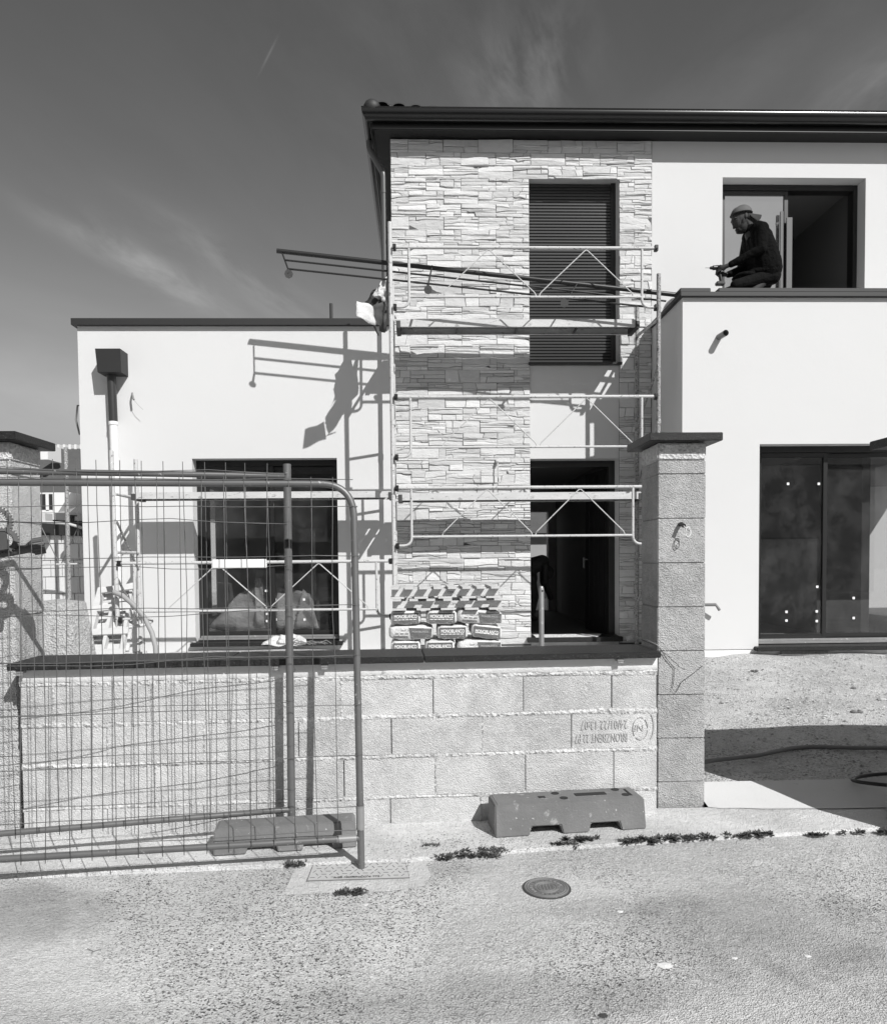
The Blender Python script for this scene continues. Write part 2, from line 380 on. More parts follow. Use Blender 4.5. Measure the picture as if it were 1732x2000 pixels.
# ------------------------------------------------------------------ house
YF, YR = 9.2, 8.1
house = thing('house', (1.5, 9.2, .3), 'white rendered two storey new build house clad in part with pale ledge stone', 'house')
def wall(mb, x0, x1, z0, z1, y, t, holes):
    """wall in plane y (front face), thickness t, rectangular holes"""
    xs = sorted({x0, x1, *[v for h in holes for v in h[:2] if x0 < v < x1]}); zs = sorted({z0, z1, *[v for h in holes for v in h[2:] if z0 < v < z1]})
    for i in range(len(xs)-1):
        for j in range(len(zs)-1):
            cx, cz = (xs[i]+xs[i+1])/2, (zs[j]+zs[j+1])/2
            if any(h[0] < cx < h[1] and h[2] < cz < h[3] for h in holes): continue
            for yy in (y, y+t):
                mb.add([(xs[i], yy, zs[j]), (xs[i+1], yy, zs[j]), (xs[i+1], yy, zs[j+1]), (xs[i], yy, zs[j+1])], [(0, 1, 2, 3)] if yy == y else [(3, 2, 1, 0)])
    for h in holes:
        a, b, c, d = h; yb = y+t
        mb.add([(a, y, c), (b, y, c), (b, y, d), (a, y, d), (a, yb, c), (b, yb, c), (b, yb, d), (a, yb, d)], [(0, 4, 5, 1), (1, 5, 6, 2), (2, 6, 7, 3), (3, 7, 4, 0)])
    mb.add([(x0, y, z0), (x1, y, z0), (x1, y, z1), (x0, y, z1), (x0, y+t, z0), (x1, y+t, z0), (x1, y+t, z1), (x0, y+t, z1)], [(0, 4, 5, 1), (1, 5, 6, 2), (2, 6, 7, 3), (3, 7, 4, 0)])
XS0, XS1, OX0, OX1 = -.34, 2.905, 1.365, 2.487
LW = (-2.83, -1.045, .42, 2.712)
w = MB(); wall(w, -4.185, XS0, .28, 4.33, YF, .35, [LW]); w.box(-4.185, -3.985, YF+.351, 14, .28, 4.33); w.build('left_wing_wall', render_w, house, recalc=False)
w = MB(); wall(w, XS0, XS1, .28, 6.6, YF, .33, [(OX0, OX1, .40, 2.69), (OX0, OX1, 3.875, 6.165)])
wall(w, XS1, 9.5, .28, 6.6, YF, .33, [(3.79, 5.605, 4.20, 6.168), (3.2, 9.3, .42, 2.79)])
w.box(XS0, XS0+.2, YF+.331, 14.6, .28, 6.6)
w.build('main_wall', render_w, house, recalc=False)
# projecting block with the terrace
RW = (3.768, 6.3, .42, 2.69)
w = MB(); wall(w, 2.898, 9.5, .40, 4.30, YR, .16, [RW]); w.box(2.898, 3.098, YR+.161, YF-.002, .40, 4.30); w.build('terrace_block_wall', render_w, house, recalc=False)
w = MB(); w.box(2.91, 9.5, YR+.012, YF-.01, .31, .398); w.build('plinth', plint, house)
w = MB(); w.box(3.1, 9.5, YR+.161, YF-.003, 4.10, 4.20); w.build('flat_roof', slab_m, house); w = MB(); w.box(-4, XS0-.01, YF+.36, 14, 4.1, 4.2); w.build('flat_roof', slab_m, house)
# terrace coping
w = MB()
w.hexa([(2.86, YR-.05, 4.298), (9.5, YR-.05, 4.298), (9.5, YR+.18, 4.298), (2.86, YR+.18, 4.298), (2.86, YR-.05, 4.348), (9.5, YR-.05, 4.348), (9.5, YR+.18, 4.348), (2.86, YR+.18, 4.348)])
w.hexa([(2.86, YR+.181, 4.298), (3.14, YR+.181, 4.298), (3.14, YF-.03, 4.298), (2.86, YF-.03, 4.298), (2.86, YR+.181, 4.348), (3.14, YR+.181, 4.348), (3.14, YF-.03, 4.348), (2.86, YF-.03, 4.348)])
w.build('parapet_coping', alu_matt, house, bevel=.004)
w = MB(); w.box(2.86, 3.20, YR-.03, YR+.16, 4.350, 4.395); w.box(3.285, 9.5, YR-.035, YR+.17, 4.350, 4.395); w.build('parapet_slab', alu_matt, house, bevel=.006)
w = MB(); w.box(-4.235, -.36, YF-.06, YF+.36, 4.331, 4.352); w.box(-4.235, -.36, YF-.06, YF-.05, 4.352, 4.41)
w.add([(-4.235, YF-.06, 4.41), (-.36, YF-.06, 4.41), (-.36, YF+.36, 4.44), (-4.235, YF+.36, 4.44), (-4.235, YF+.36, 4.352), (-.36, YF+.36, 4.352), (-4.235, YF-.06, 4.352)], [(0, 1, 2, 3), (3, 2, 5, 4), (0, 3, 4, 6)])
w.build('wing_coping', alu_matt, house)
# gables behind, so that rooms stay dark
w = MB(); w.box(-3.98, 9.5, 14.3, 14.5, .28, 4.1); w.box(XS0, 9.5, 14.5, 14.6, 4.1, 6.6)
w2 = MB(); wall(w2, -3.98, 9.5, .28, 4.09, 14.3, .2, [(1.9, Y(1070, 1050, 14.3).x, .42, 2.35)]); w2.build('rear_wall', render_w, house, recalc=False)
w = MB(); w.box(XS0, 9.5, 14.52, 14.6, 4.1, 6.6); w.build('rear_gable', render_w, house)
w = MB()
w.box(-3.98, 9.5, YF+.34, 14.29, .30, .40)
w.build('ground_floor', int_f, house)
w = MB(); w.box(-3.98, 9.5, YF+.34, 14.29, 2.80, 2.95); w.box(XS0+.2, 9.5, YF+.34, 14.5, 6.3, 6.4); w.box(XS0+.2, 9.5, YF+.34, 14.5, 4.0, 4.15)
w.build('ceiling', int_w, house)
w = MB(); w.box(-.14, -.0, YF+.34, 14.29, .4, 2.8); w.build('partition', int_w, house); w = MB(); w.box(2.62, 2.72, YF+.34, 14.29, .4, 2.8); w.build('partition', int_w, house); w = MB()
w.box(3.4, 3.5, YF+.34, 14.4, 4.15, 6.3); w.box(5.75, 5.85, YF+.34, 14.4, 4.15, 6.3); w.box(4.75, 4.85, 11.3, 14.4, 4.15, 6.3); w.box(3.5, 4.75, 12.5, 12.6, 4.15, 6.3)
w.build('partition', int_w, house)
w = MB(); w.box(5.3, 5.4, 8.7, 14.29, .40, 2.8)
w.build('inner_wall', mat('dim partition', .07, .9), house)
# open inner door in the hall
w = MB(); p0, p1 = Y(1197, 1235, 9.48), Y(1143, 1222, 10.4)
w.hexa([(p0.x, 9.48, .42), (p0.x+.05, 9.5, .42), (p1.x+.05, 10.42, .42), (p1.x, 10.4, .42), (p0.x, 9.48, 2.62), (p0.x+.05, 9.5, 2.62), (p1.x+.05, 10.42, 2.62), (p1.x, 10.4, 2.62)])
dr = w.build('entrance_door', alu_matt, house)
w = MB()
for k in range(5):
    t0 = .1+k*.18; xa = p0.x+(p1.x-p0.x)*t0-.012; ya = 9.48+.92*t0
    w.box(xa-.002, xa+.006, ya, ya+.012, .5, 2.55)
w.build('door_groove', blk, dr)
w = MB(); w.tube([(p1.x-.05, 10.28, 1.3), (p1.x-.05, 10.28, 1.45)], .012); w.tube([(p1.x-.05, 10.28, 1.42), (p1.x-.0, 10.28, 1.42)], .009); w.build('handle', galv, dr, smooth=True)
w = MB(); w.box(p1.x+.06, p1.x+.14, 10.5, 10.55, .41, 2.6); w.build('door_post', plint, house)
w = MB(); w.box(OX0, OX0+.03, YF+.2, YF+.27, .42, 2.685); w.box(OX1-.08, OX1, YF+.2, YF+.27, .42, 2.685); w.box(OX0+.03, OX1-.08, YF+.2, YF+.27, 2.61, 2.685)
fr = w.build('door_frame', alu, house)
w = MB(); w.hexa([(OX0-.05, YF-.09, .385), (OX1+.03, YF-.09, .385), (OX1+.03, YF+.2, .40), (OX0-.05, YF+.2, .40), (OX0-.05, YF-.09, .445), (OX1+.03, YF-.09, .445), (OX1+.03, YF+.2, .455), (OX0-.05, YF+.2, .455)])
w.build('door_sill', granite, house, bevel=.005)
w = MB()
for i in range(12):
    pass
w.hexa([(1.42, YF-.075, .447), (2.2, YF-.08, .447), (2.3, YF+.15, .457), (1.42, YF+.17, .457), (1.42, YF-.075, .449), (2.2, YF-.08, .452), (2.3, YF+.15, .462), (1.42, YF+.17, .460)])
tag(w.build('protective_sheet', paper), 'white sheet laid over the doorstep of the open entrance', 'sheet')

# stone cladding, laid as interlocking panels of ledge stones
def stones(mb, x0, x1, z0, z1, y0):
    H, Wd = (6.59-.36)/40, .43; r = 0; z = z0
    while z < z1-.01:
        h = min(H, z1-z); xx = x0-(Wd/2 if r % 2 else 0); 
        while xx < x1-.01:
            a, b = max(xx, x0), min(xx+Wd, x1)
            inz = (.36 < z+h/2 < 6.168)
            for (c_, d_) in (([(a, min(b, OX0)), (max(a, OX1), b)]) if inz else [(a, b)]):
                if d_-c_ > .03: panel(mb, c_, d_, z, z+h, y0)
            xx += Wd
        z += H; r += 1
def panel(mb, a, b, z0, z1, y0):
    n = 5; wd = b-a; k = random.choice([1, 2, 3, 4, 4, 4, 5, 5, 5]) if wd > .15 else random.choice([1, 2, 3, 4])
    cuts = sorted(random.uniform(.15, .85) for _ in range(k-1)); cuts = [0]+cuts+[1]
    for i in range(1, len(cuts)-1):
        if cuts[i]-cuts[i-1] < .13: cuts[i] = cuts[i-1]+.13
    cuts = [min(c, .88) if 0 < i < len(cuts)-1 else c for i, c in enumerate(cuts)]
    H = z1-z0; xsn = [a+wd*i/n for i in range(n+1)]
    bd = []
    for i, c in enumerate(cuts):
        if i in (0, len(cuts)-1): bd.append([z0+H*c]*(n+1)); continue
        sl = jit(.006); st = random.choice([0, 0, .016, -.016]); ks = random.randint(1, n-1)
        bd.append([z0+H*c+sl*(q/n-.5)+(st if q >= ks else 0)+jit(.003) for q in range(n+1)])
    for i in range(len(cuts)-1):
        lo, hi = bd[i], bd[i+1]
        segs = [(0, n)]
        rv = random.random()
        if rv < .5 and wd > .15:
            c = random.randint(1, n-1); segs = [(0, c), (c, n)]
        elif rv < .68 and wd > .25: segs = [(0, 2), (2, 4), (4, n)]
        tl = jit(.012) if len(segs) > 1 else 0
        for (s0, s1) in segs:
            g_ = random.choice([.0012, .002, .003])
            bot = [[xsn[q], lo[q]+g_] for q in range(s0, s1+1)]; top = [[xsn[q], max(hi[q]-g_, lo[q]+g_+.004)] for q in range(s0, s1+1)]
            if s0 > 0: bot[0][0] += tl+g_; top[0][0] += -tl+g_
            else: bot[0][0] += g_; top[0][0] += g_
            if s1 < n: bot[-1][0] += tl-g_; top[-1][0] += -tl-g_
            else: bot[-1][0] -= g_; top[-1][0] -= g_
            poly = bot+top[::-1]; m_ = len(poly)
            cx = sum(p[0] for p in poly)/m_; cz = sum(p[1] for p in poly)/m_
            dep = random.choice([.008, .011, .014, .017, .022]); tilt = jit(.05); tz = jit(.14)
            hh = max(p[1] for p in poly)-min(p[1] for p in poly); ins = min(.006, hh*.22)
            outer = [(x, y0, z) for x, z in poly]
            mid = [(x, y0-dep*.72, z) for x, z in poly]
            inn = []
            for x, z in poly:
                dx, dz = cx-x, cz-z; L = math.hypot(dx, dz) or 1
                xi = x+math.copysign(min(ins, abs(dx)*.5), dx); zi = z+math.copysign(min(ins, abs(dz)*.5), dz)
                inn.append((xi, y0-dep-(xi-cx)*tilt-(zi-cz)*tz+jit(.0012), zi))
            cpt = (cx, y0-dep-.0015+jit(.002), cz)
            vs = outer+mid+inn+[cpt]; fs = []
            for q in range(m_):
                r = (q+1) % m_
                fs += [(q, r, m_+r, m_+q), (m_+q, m_+r, 2*m_+r, 2*m_+q), (2*m_+q, 2*m_+r, 3*m_)]
            mb.add(vs, fs)
s = MB()
stones(s, XS0+.004, XS1-.01, .36, 6.59, YF-.011)
clad = s.build('stone_cladding', stone_m, house, recalc=False)
w = MB()
for q in ((XS0+.002, OX0, .34, 6.59), (OX1, XS1-.008, .34, 6.59), (OX0, OX1, 6.166, 6.59)): w.box(q[0], q[1], YF-.012, YF-.004, q[2], q[3])
w.build('cladding_joint', joint_m, clad)

# windows
def sliding(name, x0, x1, z0, z1, yw, mull, gm, right_open=False, frame_w=.055, stickers=True, front='left'):
    f = MB(); fw = frame_w
    f.box(x0, x0+fw, yw, yw+.13, z0, z1); f.box(x1-fw, x1, yw, yw+.13, z0, z1); f.box(x0+fw, x1-fw, yw, yw+.13, z1-fw*1.3, z1); f.box(x0+fw, x1-fw, yw-.01, yw+.13, z0, z0+.05)
    fo = f.build('window', alu, house, bevel=.003)
    def leaf(a, b, y, nm='sash'):
        s_ = MB(); c, d = z0+.055, z1-fw*1.3-.003; t = .05
        s_.box(a, a+t, y, y+.04, c, d); s_.box(b-t, b, y, y+.04, c, d); s_.box(a+t, b-t, y, y+.04, d-t, d); s_.box(a+t, b-t, y, y+.04, c, c+.07)
        so_ = s_.build(nm, alu, fo, bevel=.003)
        p = MB(); p.box(a+t, b-t, y+.018, y+.024, c+.07, d-t); p.build('pane', gm, fo)
        return c+.07, d-t
    leaf(x0+fw+.002, mull+.03, yw+.012)
    if not right_open: leaf(mull-.03, x1-fw-.002, yw+.062)
    return fo
lw = sliding('left', LW[0], LW[1], LW[2], LW[3], YF+.17, Y(531, 1000, YF+.2).x, glass)
rw = sliding('right', RW[0], RW[1], RW[2], RW[3], YR+.17, Y(1608, 1000, YR+.2).x, glass)
uw = sliding('upper', 3.79, 5.605, 4.22, 6.165, YF+.17, Y(1532, 450, YF+.2).x, glass_up, right_open=True)
w = MB(); xa = Y(1526, 500, 9.3).x; w.box(xa, xa+.035, YF+.135, YF+.16, 4.35, Y(1528, 410, 9.3).z); xb = Y(1537, 500, 9.3).x; w.box(xb, xb+.07, YF+.12, YF+.14, 4.35, Y(1540, 423, 9.3).z)
w.build('sash_edge', mat('raw profile edge', .11, .6), uw)
def sill(x0, x1, z, y, nm='window_sill'):
    w = MB(); w.hexa([(x0-.05, y-.08, z-.06), (x1+.05, y-.08, z-.06), (x1+.05, y+.16, z-.045), (x0-.05, y+.16, z-.045), (x0-.05, y-.08, z-.015), (x1+.05, y-.08, z-.015), (x1+.05, y+.16, z), (x0-.05, y+.16, z)])
    w.build(nm, granite, house, bevel=.006)
    w = MB(); w.box(x0+.01, x1-.01, y+.09, y+.15, z+.004, z+.03); w.box(x0+.03, x1-.03, y+.12, y+.165, z+.031, z+.055); w.build('sill_rail', galv, house, bevel=.003)
sill(LW[0], LW[1], LW[2]+.02, YF); sill(RW[0], RW[1], RW[2]+.02, YR)
w = MB(); w.box(OX0-.02, OX1+.03, YF-.06, YF+.17, 3.845, 3.876); w.build('window_sill', alu, house, bevel=.004)
# roller shutter
w = MB(); zz = 3.885; k = 0
while zz < 6.15:
    w.add([(OX0+.005, YF+.175, zz), (OX1-.06, YF+.175, zz), (OX1-.06, YF+.163, zz+.010), (OX0+.005, YF+.163, zz+.010), (OX1-.06, YF+.163, zz+.028), (OX0+.005, YF+.163, zz+.028), (OX1-.06, YF+.175, zz+.036), (OX0+.005, YF+.175, zz+.036)],
          [(0, 1, 2, 3), (3, 2, 4, 5), (5, 4, 6, 7)]); zz += .0385
sh = w.build('roller_shutter', mat('shutter slat', .04, .28, spec=.8), house)
w = MB(); w.box(OX1-.06, OX1, YF+.15, YF+.2, 3.88, 6.16); w.build('shutter_guide', alu, sh); w = MB(); w.box(OX0, OX1, YF+.178, YF+.19, 3.88, 6.16); w.build('shutter_backing', blk, sh)
# spacer stickers on the panes
def stickers(parent, pts, y):
    for (px, py) in pts:
        p = Y(px, py, y); w = MB(); w.box(p.x-.014, p.x+.014, y-.003, y, p.z-.014, p.z+.014); w.build('sticker', ink, parent)
stickers(rw, [(1538, 945), (1598, 945), (1595, 1146), (1535, 1195), (1594, 1194), (1535, 1212), (1594, 1213)], YR+.19)
stickers(rw, [(1666, 1168), (1666, 1207)], YR+.24)
stickers(lw, [(533, 986), (399, 1024), (520, 1154), (522, 1199), (522, 1213)], YF+.19)
stickers(lw, [(538, 1171), (594, 1171), (539, 1210), (595, 1210)], YF+.24)
stickers(uw, [(1518, 436)], YF+.185)

# roof, gutter, soffit
gx0 = -.665; gz = 6.68
def gprof(d0):   # (y, z) profile of the front gutter
    return [(8.965, 6.70), (8.955, 6.665), (8.93, 6.655), (8.905, 6.662), (8.895, 6.672), (8.90, 6.680), (8.885, 6.69), (8.865, 6.73), (8.858, 6.765), (8.862, 6.775), (8.855, 6.785), (8.862, 6.795), (8.875, 6.788), (8.88, 6.72), (8.95, 6.715)]
w = MB(); pr = gprof(0); n = len(pr); 
def goff(y, z): return (8.855-y)   # distance back from the front edge
vs = []
for (x, ye) in ((9.5, None), (gx0, None), (gx0, 15.2)):
    for (yy, z) in pr:
        d = yy-8.855
        if ye is None and x > 0: vs.append((x, yy, z))
        elif ye is None: vs.append((gx0+d, yy, z))
        else: vs.append((gx0+d, ye, z))
fs = []
for s_ in range(2):
    for i in range(n): fs.append((s_*n+i, s_*n+(i+1) % n, (s_+1)*n+(i+1) % n, (s_+1)*n+i))
w.add(vs, fs); w.build('gutter', mat('gutter aluminium', .006, .22, spec=.6), house, smooth=True)
fx = gx0+.115
w = MB(); w.box(fx, 9.5, 8.97, 9.0, 6.60, 6.78); w.box(fx, 9.5, 8.958, 8.99, 6.585, 6.5995); w.box(fx, fx+.03, 9.0, 15, 6.6, 6.78); w.build('fascia', mat('fascia board', .008, .3), house, bevel=.004)
w = MB(); w.box(fx+.02, 9.5, 8.99, 9.3, 6.6, 6.615); w.box(fx+.02, XS0+.1, 9.3, 15, 6.6, 6.615); w.build('soffit', sof_m, house)
w = MB(); ridge_z = 7.9; ry = 12
w.add([(fx, 8.93, 6.775), (9.5, 8.93, 6.775), (9.5, 12.1, ridge_z), (2.5, 12.1, ridge_z), (fx, 15.2, 6.775)], [(0, 1, 2, 3), (0, 3, 4)])
# rolls of the eaves tiles
for i in range(46):
    x = -.42+i*.2
    sag = .085-.016*i if i < 6 else -.02
    pts = [Vector((x+.085*math.cos(a), 8.895, 6.745+sag*1.0+.05*math.sin(a))) for a in np.linspace(0, math.pi, 9)]
    back = [p+Vector((0, 2.6, 2.6*.355)) for p in pts]
    inn = [Vector((x+.07*math.cos(a), 8.895, 6.742+sag+.036*math.sin(a))) for a in np.linspace(0, math.pi, 9)]
    w.add(pts+back+inn, [(k, k+1, 9+k+1, 9+k) for k in range(8)]+[(k+1, k, 18+k, 18+k+1) for k in range(8)])
roof = w.build('roof', tile_m, house, smooth=True)
w = MB(); w.tube([(-.56, 8.93, 6.80), (-.2, 9.3, 6.96), (2.5, 12.1, 7.98)], [.085, .08, .08], 14); w.ball((-.54, 8.91, 6.815), .10, .07, .085); w.build('hip_tile', tile_m, roof, smooth='all')
w = MB(); p = [(gx0+.06, 9.35, 6.66), (gx0+.06, 9.35, 6.56), (-.43, 9.32, 6.25), (-.43, 9.32, 4.45)]
w.tube(bend(p, .05), .038, 14); w.tube([(-.43, 9.32, 6.0), (-.43, 9.32, 6.04)], .042, 14); w.build('downpipe', mat('grey downpipe', .10, .35), house, smooth=True)
# rainwater hopper and downpipe on the left wing
hp0, hp1 = Y(186.5, 681, 8.98), Y(237, 727, 8.98)
w = MB(); w.hexa([(hp0.x+.02, 8.98, hp1.z), (hp1.x, 8.98, hp1.z), (hp1.x, YF, hp1.z), (hp0.x+.02, YF, hp1.z), (hp0.x, 8.97, hp0.z), (hp1.x, 8.97, hp0.z), (hp1.x, YF, hp0.z), (hp0.x, YF, hp0.z)])
hop = w.build('rain_hopper', alu_matt, house, bevel=.003)
w = MB(); xh = Y(222, 800, 9.12).x; zj = Y(222, 827, 9.12).z; w.tube([(xh-.01, 9.11, hp1.z), (xh, 9.11, zj)], .052, 16); w.build('upper_pipe', pvc_d, hop, smooth=True)
w = MB(); w.tube([(xh, 9.11, zj), (xh+.02, 9.11, .4)], .047, 16); w.tube([(xh, 9.11, zj-.02), (xh, 9.11, zj+.02)], .055, 16); w.build('lower_pipe', pvc_w, hop, smooth=True)
w = MB(); pp = Y(1404, 656, 8.09); tp = Y(1417, 650, 7.95)
w.tube([(pp.x, 8.1, pp.z-.01), (tp.x, 7.95, tp.z)], .033, 16, cap=False); w.tube([(pp.x+.004, 8.09, pp.z-.01), (tp.x, 7.952, tp.z)], .029, 16, cap=False); w.build('overflow_spout', mat('grey spout', .16, .4), house, smooth=True)
w = MB(); a = Y(259, 768, 9.18); w.tube(bend([a, a+Vector((.02, -.06, -.02)), a+Vector((.05, -.09, -.10))], .02), .012, 8); w.tube([a+Vector((.05, -.09, -.10)), a+Vector((.10, -.1, -.16)), a+Vector((.16, -.1, -.22))], .002, 5)
w.build('cable_stub', hose_m, house, smooth=True)
w = MB(); a = Y(1378, 1181, 8.07); b_ = Y(1397, 1181, 7.98); w.tube([a+Vector((-.12, 0, 0)), b_, b_+Vector((.05, .02, -.06))], .018, 8); w.build('cable_stub', hose_m, house, smooth=True)
w = MB(); a = Y(152, 792, 9.4); b_ = Y(149, 820, 9.4); c_ = Y(156, 848, 9.4); w.tube([Vector((-4.18, 9.42, a.z)), a, b_, c_, Vector((-4.18, 9.42, c_.z-.05))], .012, 8); w.build('cable_loop', hose_m, house, smooth=True)
w = MB(); a = Y(969, 900, 9.17); b_ = Y(973, 948, 9.08); w.tube([a, a+Vector((.015, -.06, -.05)), b_], .008, 8); w.tube([a+Vector((0, .02, .02)), a+Vector((.01, -.05, -.03))], .02, 8); w.build('cable_stub', wire_w, house, smooth=True)
w = MB(); a = Y(647, 620, 9.4); w.tube([(a.x, 9.4, 4.4), (a.x, 9.4, Y(647, 593, 9.4).z)], .02, 8); w.build('roof_vent', alu_matt, house, smooth=True)
for gx in (4.0, 4.35, 4.7):
    pass
w = MB()
for i in range(34): w.box(4.02+i*.016, 4.026+i*.016, YR-.035, YR-.002, .335, .385)
w.box(3.98, 4.6, YR-.03, YR-.002, .330, .337); w.build('vent_grille', galv, house)

# ------------------------------------------------------------------ front boundary wall
WO = Vector((1.285, 3.972, 0)); WD = Vector((-1, -.0505, 0)).normalized(); WN = Vector((-WD.y, WD.x, 0))  # WN points to the street
if WN.y > 0: WN = -WN
def wl(u, v, z): return WO+WD*u+WN*v+Vector((0, 0, z))      # u leftwards, v towards the street
ULEN = 3.36
bw = thing('boundary_wall', WO+WD*ULEN/2, 'low unrendered concrete block wall with dark granite coping along the street', 'wall')
def wbox(mb, u0, u1, v0, v1, z0, z1): mb.hexa([wl(u0, v1, z0), wl(u1, v1, z0), wl(u1, v0, z0), wl(u0, v0, z0), wl(u0, v1, z1), wl(u1, v1, z1), wl(u1, v0, z1), wl(u0, v0, z1)])
rows = [(.0, .158, 0), (.166, .378, 1), (.390, .590, 2), (.604, .804, 3)]
jt = {3: .285-.03, 2: .51-.03, 1: .275-.03, 0: .52-.03}
b = MB(); mt = MB(); bd = random.Random(3)
for (z0, z1, r) in rows:
    u = jt[r]-.49
    while u < ULEN:
        a, e = max(u, 0)+bd.uniform(.0012, .003), min(u+.49, ULEN)-bd.uniform(.0012, .003)
        if e-a > .02: wbox(b, a, e, -.2, bd.uniform(-.003, .003), z0+.003, z1-.002)
        u += .49
b.build('block', block_m, bw, bevel=.0025)
wbox(mt, .001, ULEN-.001, -.19, -.012, 0, .86); mt.build('mortar_core', mat('shadowed joint', .12, .95), bw)
# squeezed mortar beds: lumpy strips
w = MB()
for zc, hh in ((.162, .013), (.384, .017), (.597, .019), (.812, .020)):
    n = 420; ob_ = len(w.v)
    for i in range(n+1):
        u = ULEN*i/n; a = hh*(.55+.6*random.random())*(1.1+.35*math.sin(u*9+zc*40)); d = hh*(.55+.6*random.random())*(1.1+.35*math.sin(u*7-zc*30)); o = .0005+.0035*random.random()
        w.v += [tuple(wl(u, -.012, zc-d-.002)), tuple(wl(u, o*.6, zc-d*.6)), tuple(wl(u, o, zc+jit(.003))), tuple(wl(u, o*.6, zc+a*.6)), tuple(wl(u, -.012, zc+a+.002))]
    for i in range(n):
        for k in range(4): w.f.append((ob_+i*5+k, ob_+(i+1)*5+k, ob_+(i+1)*5+k+1, ob_+i*5+k+1))
for r, zz, kks in ((3, (.604, .804), (3, 4, 5, 6)), (2, (.390, .590), (1, 4, 5)), (1, (.166, .378), (2, 4, 5)), (0, (0, .158), (1, 3))):      # smeared head joints
    for kk in kks:
        u = jt[r]+.49*kk; n = 14
        o_ = len(w.v)
        for i in range(n+1):
            z = zz[0]+(zz[1]-zz[0])*i/n; a = .006+.01*random.random()
            w.v += [tuple(wl(u-a, -.01, z)), tuple(wl(u, .004+.004*random.random(), z)), tuple(wl(u+a, -.01, z))]
        for i in range(n):
            for k in range(2): w.f.append((o_+i*3+k, o_+(i+1)*3+k, o_+(i+1)*3+k+1, o_+i*3+k+1))
w.build('mortar_bed', mortar_m, bw, smooth='all', recalc=True)
w = MB(); n = 120; zs_ = [.815, .83, .86, .9, .898]
for i in range(n+1):
    u = ULEN*i/n
    w.v += [tuple(wl(u, -.01, .812+jit(.006))), tuple(wl(u, .006+jit(.002), .825+jit(.004))), tuple(wl(u, .004+jit(.0015), .86)), tuple(wl(u, .003+jit(.001), .893))]
for i in range(n):
    for k in range(3): w.f.append((i*4+k, (i+1)*4+k, (i+1)*4+k+1, i*4+k+1))
w.build('levelling_render', mat('levelling mortar', .74, .9, var=.07, vscale=5, bump=.35, bscale=60, spots=[(9, .66, .72, .42), (40, .70, .74, .3)]), bw, smooth='all')
w = MB()
for u0, u1 in ((-.002, 1.28), (1.284, 2.30), (2.304, ULEN+.035)): wbox(w, u0, u1, -.30, .055, .895, .928)
w.build('coping', granite, bw, bevel=.003)
for px, py in ((1187, 1279), (640, 1290), (549, 1292), (78, 1301)):
    q = G(px, py, .885); u = (q-WO).dot(WD); w = MB(); wbox(w, u-.018, u+.018, .004, .045, .878, .894); wbox(w, u-.016, u+.016, .036, .045, .866, .8775); w.build('coping_clip', galv, bw, bevel=.002)
# stamped marks on one upside-down block
o_ = wl(.17, .0055, .565)
text('24/01/22 13:07', .07, wl(.165, .0045, .550), WD, (0, 0, -1), mat('faded block stamp', .43, .9), bw, 'stamp', .0008, .62)
text('BRONZBENT 22 P7', .07, wl(.165, .0045, .478), WD, (0, 0, -1), MATS['faded block stamp'], bw, 'stamp', .0008, .50)
text('(', .15, wl(.005, .0045, .545), WD, (0, 0, -1), MATS['faded block stamp'], bw, 'stamp', .0008, .7)
text('NF', .05, wl(.075, .0045, .52), WD, (-.1, 0, -1), MATS['faded block stamp'], bw, 'stamp', .0008)
w = MB()
for rr in (.068, .03):
    pass
for i in range(28):
    a0, a1 = 2*math.pi*i/28, 2*math.pi*(i+.8)/28
    if i % 5 == 4: continue
    P = [(.095+.042*math.cos(a)*1, .50+.062*math.sin(a)) for a in (a0, a1)]
    w.tube([wl(P[0][0], .004, P[0][1]), wl(P[1][0], .004, P[1][1])], .0022, 5)
w.build('stamp', MATS['faded block stamp'], bw)

# ------------------------------------------------------------------ gate pillars
def pillar(x0, x1, y0, y1, h, label, cap_over=.068, courses=8, bm_=None):
    t = thing('gate_pillar', ((x0+x1)/2, (y0+y1)/2, 0), label, 'pillar', 'block gate pillars')
    w = MB(); ch = (h-.16)/(courses-.0); z = 0; zt = h-.10
    zlist = [0]+[.155+.2505*i for i in range(0, 8)]
    zlist = [z for z in zlist if z < zt-.05]+[zt]
    for i in range(len(zlist)-1):
        j = .003
        w.box(x0+random.uniform(0, .003), x1-random.uniform(0, .003), y0+random.uniform(0, .003), y1-.002, zlist[i]+.0005, zlist[i+1]-.0012)
    w.build('block', bm_ or block_d, t, bevel=.004)
    w = MB(); w.box(x0+.008, x1-.008, y0+.008, y1-.008, 0, h-.01); w.build('joint', mat('shadowed joint'), t)
    w = MB(); w.box(x0-.001, x1+.001, y0-.002, y1+.001, zt, h-.002); w.build('mortar_crown', mortar_m, t, bevel=.008)
    w = MB(); w.box(x0-cap_over, x1+cap_over, y0-cap_over, y1+cap_over, h, h+.045); w.build('cap', granite, t, bevel=.003)
    return t
pr_ = pillar(1.331, 1.605, 4.106, 4.42, 2.085, 'concrete block gate pillar with dark cap and dangling white cable, right of the low wall')
# cable hanging from the pillar
w = MB(); a = Y(1328, 1024, 4.1); w.tube([a+Vector((0, .03, 0)), a+Vector((0, -.02, 0)), a+Vector((.003, -.05, -.01))], .012, 8); w.build('cable_duct', blk, pr_, smooth=True)
w = MB(); c = a+Vector((.02, -.05, -.045)); pts = []
for i in range(40):
    q = i*.33; pts.append(c+Vector((.015*math.cos(q)+.005*math.sin(q*.3), -.001*i*.5, .027*math.sin(q))))
w.tube([a+Vector((0, -.05, -.01))]+pts, .0022, 5); w.build('coiled_cable', foam_w, pr_, smooth='all')
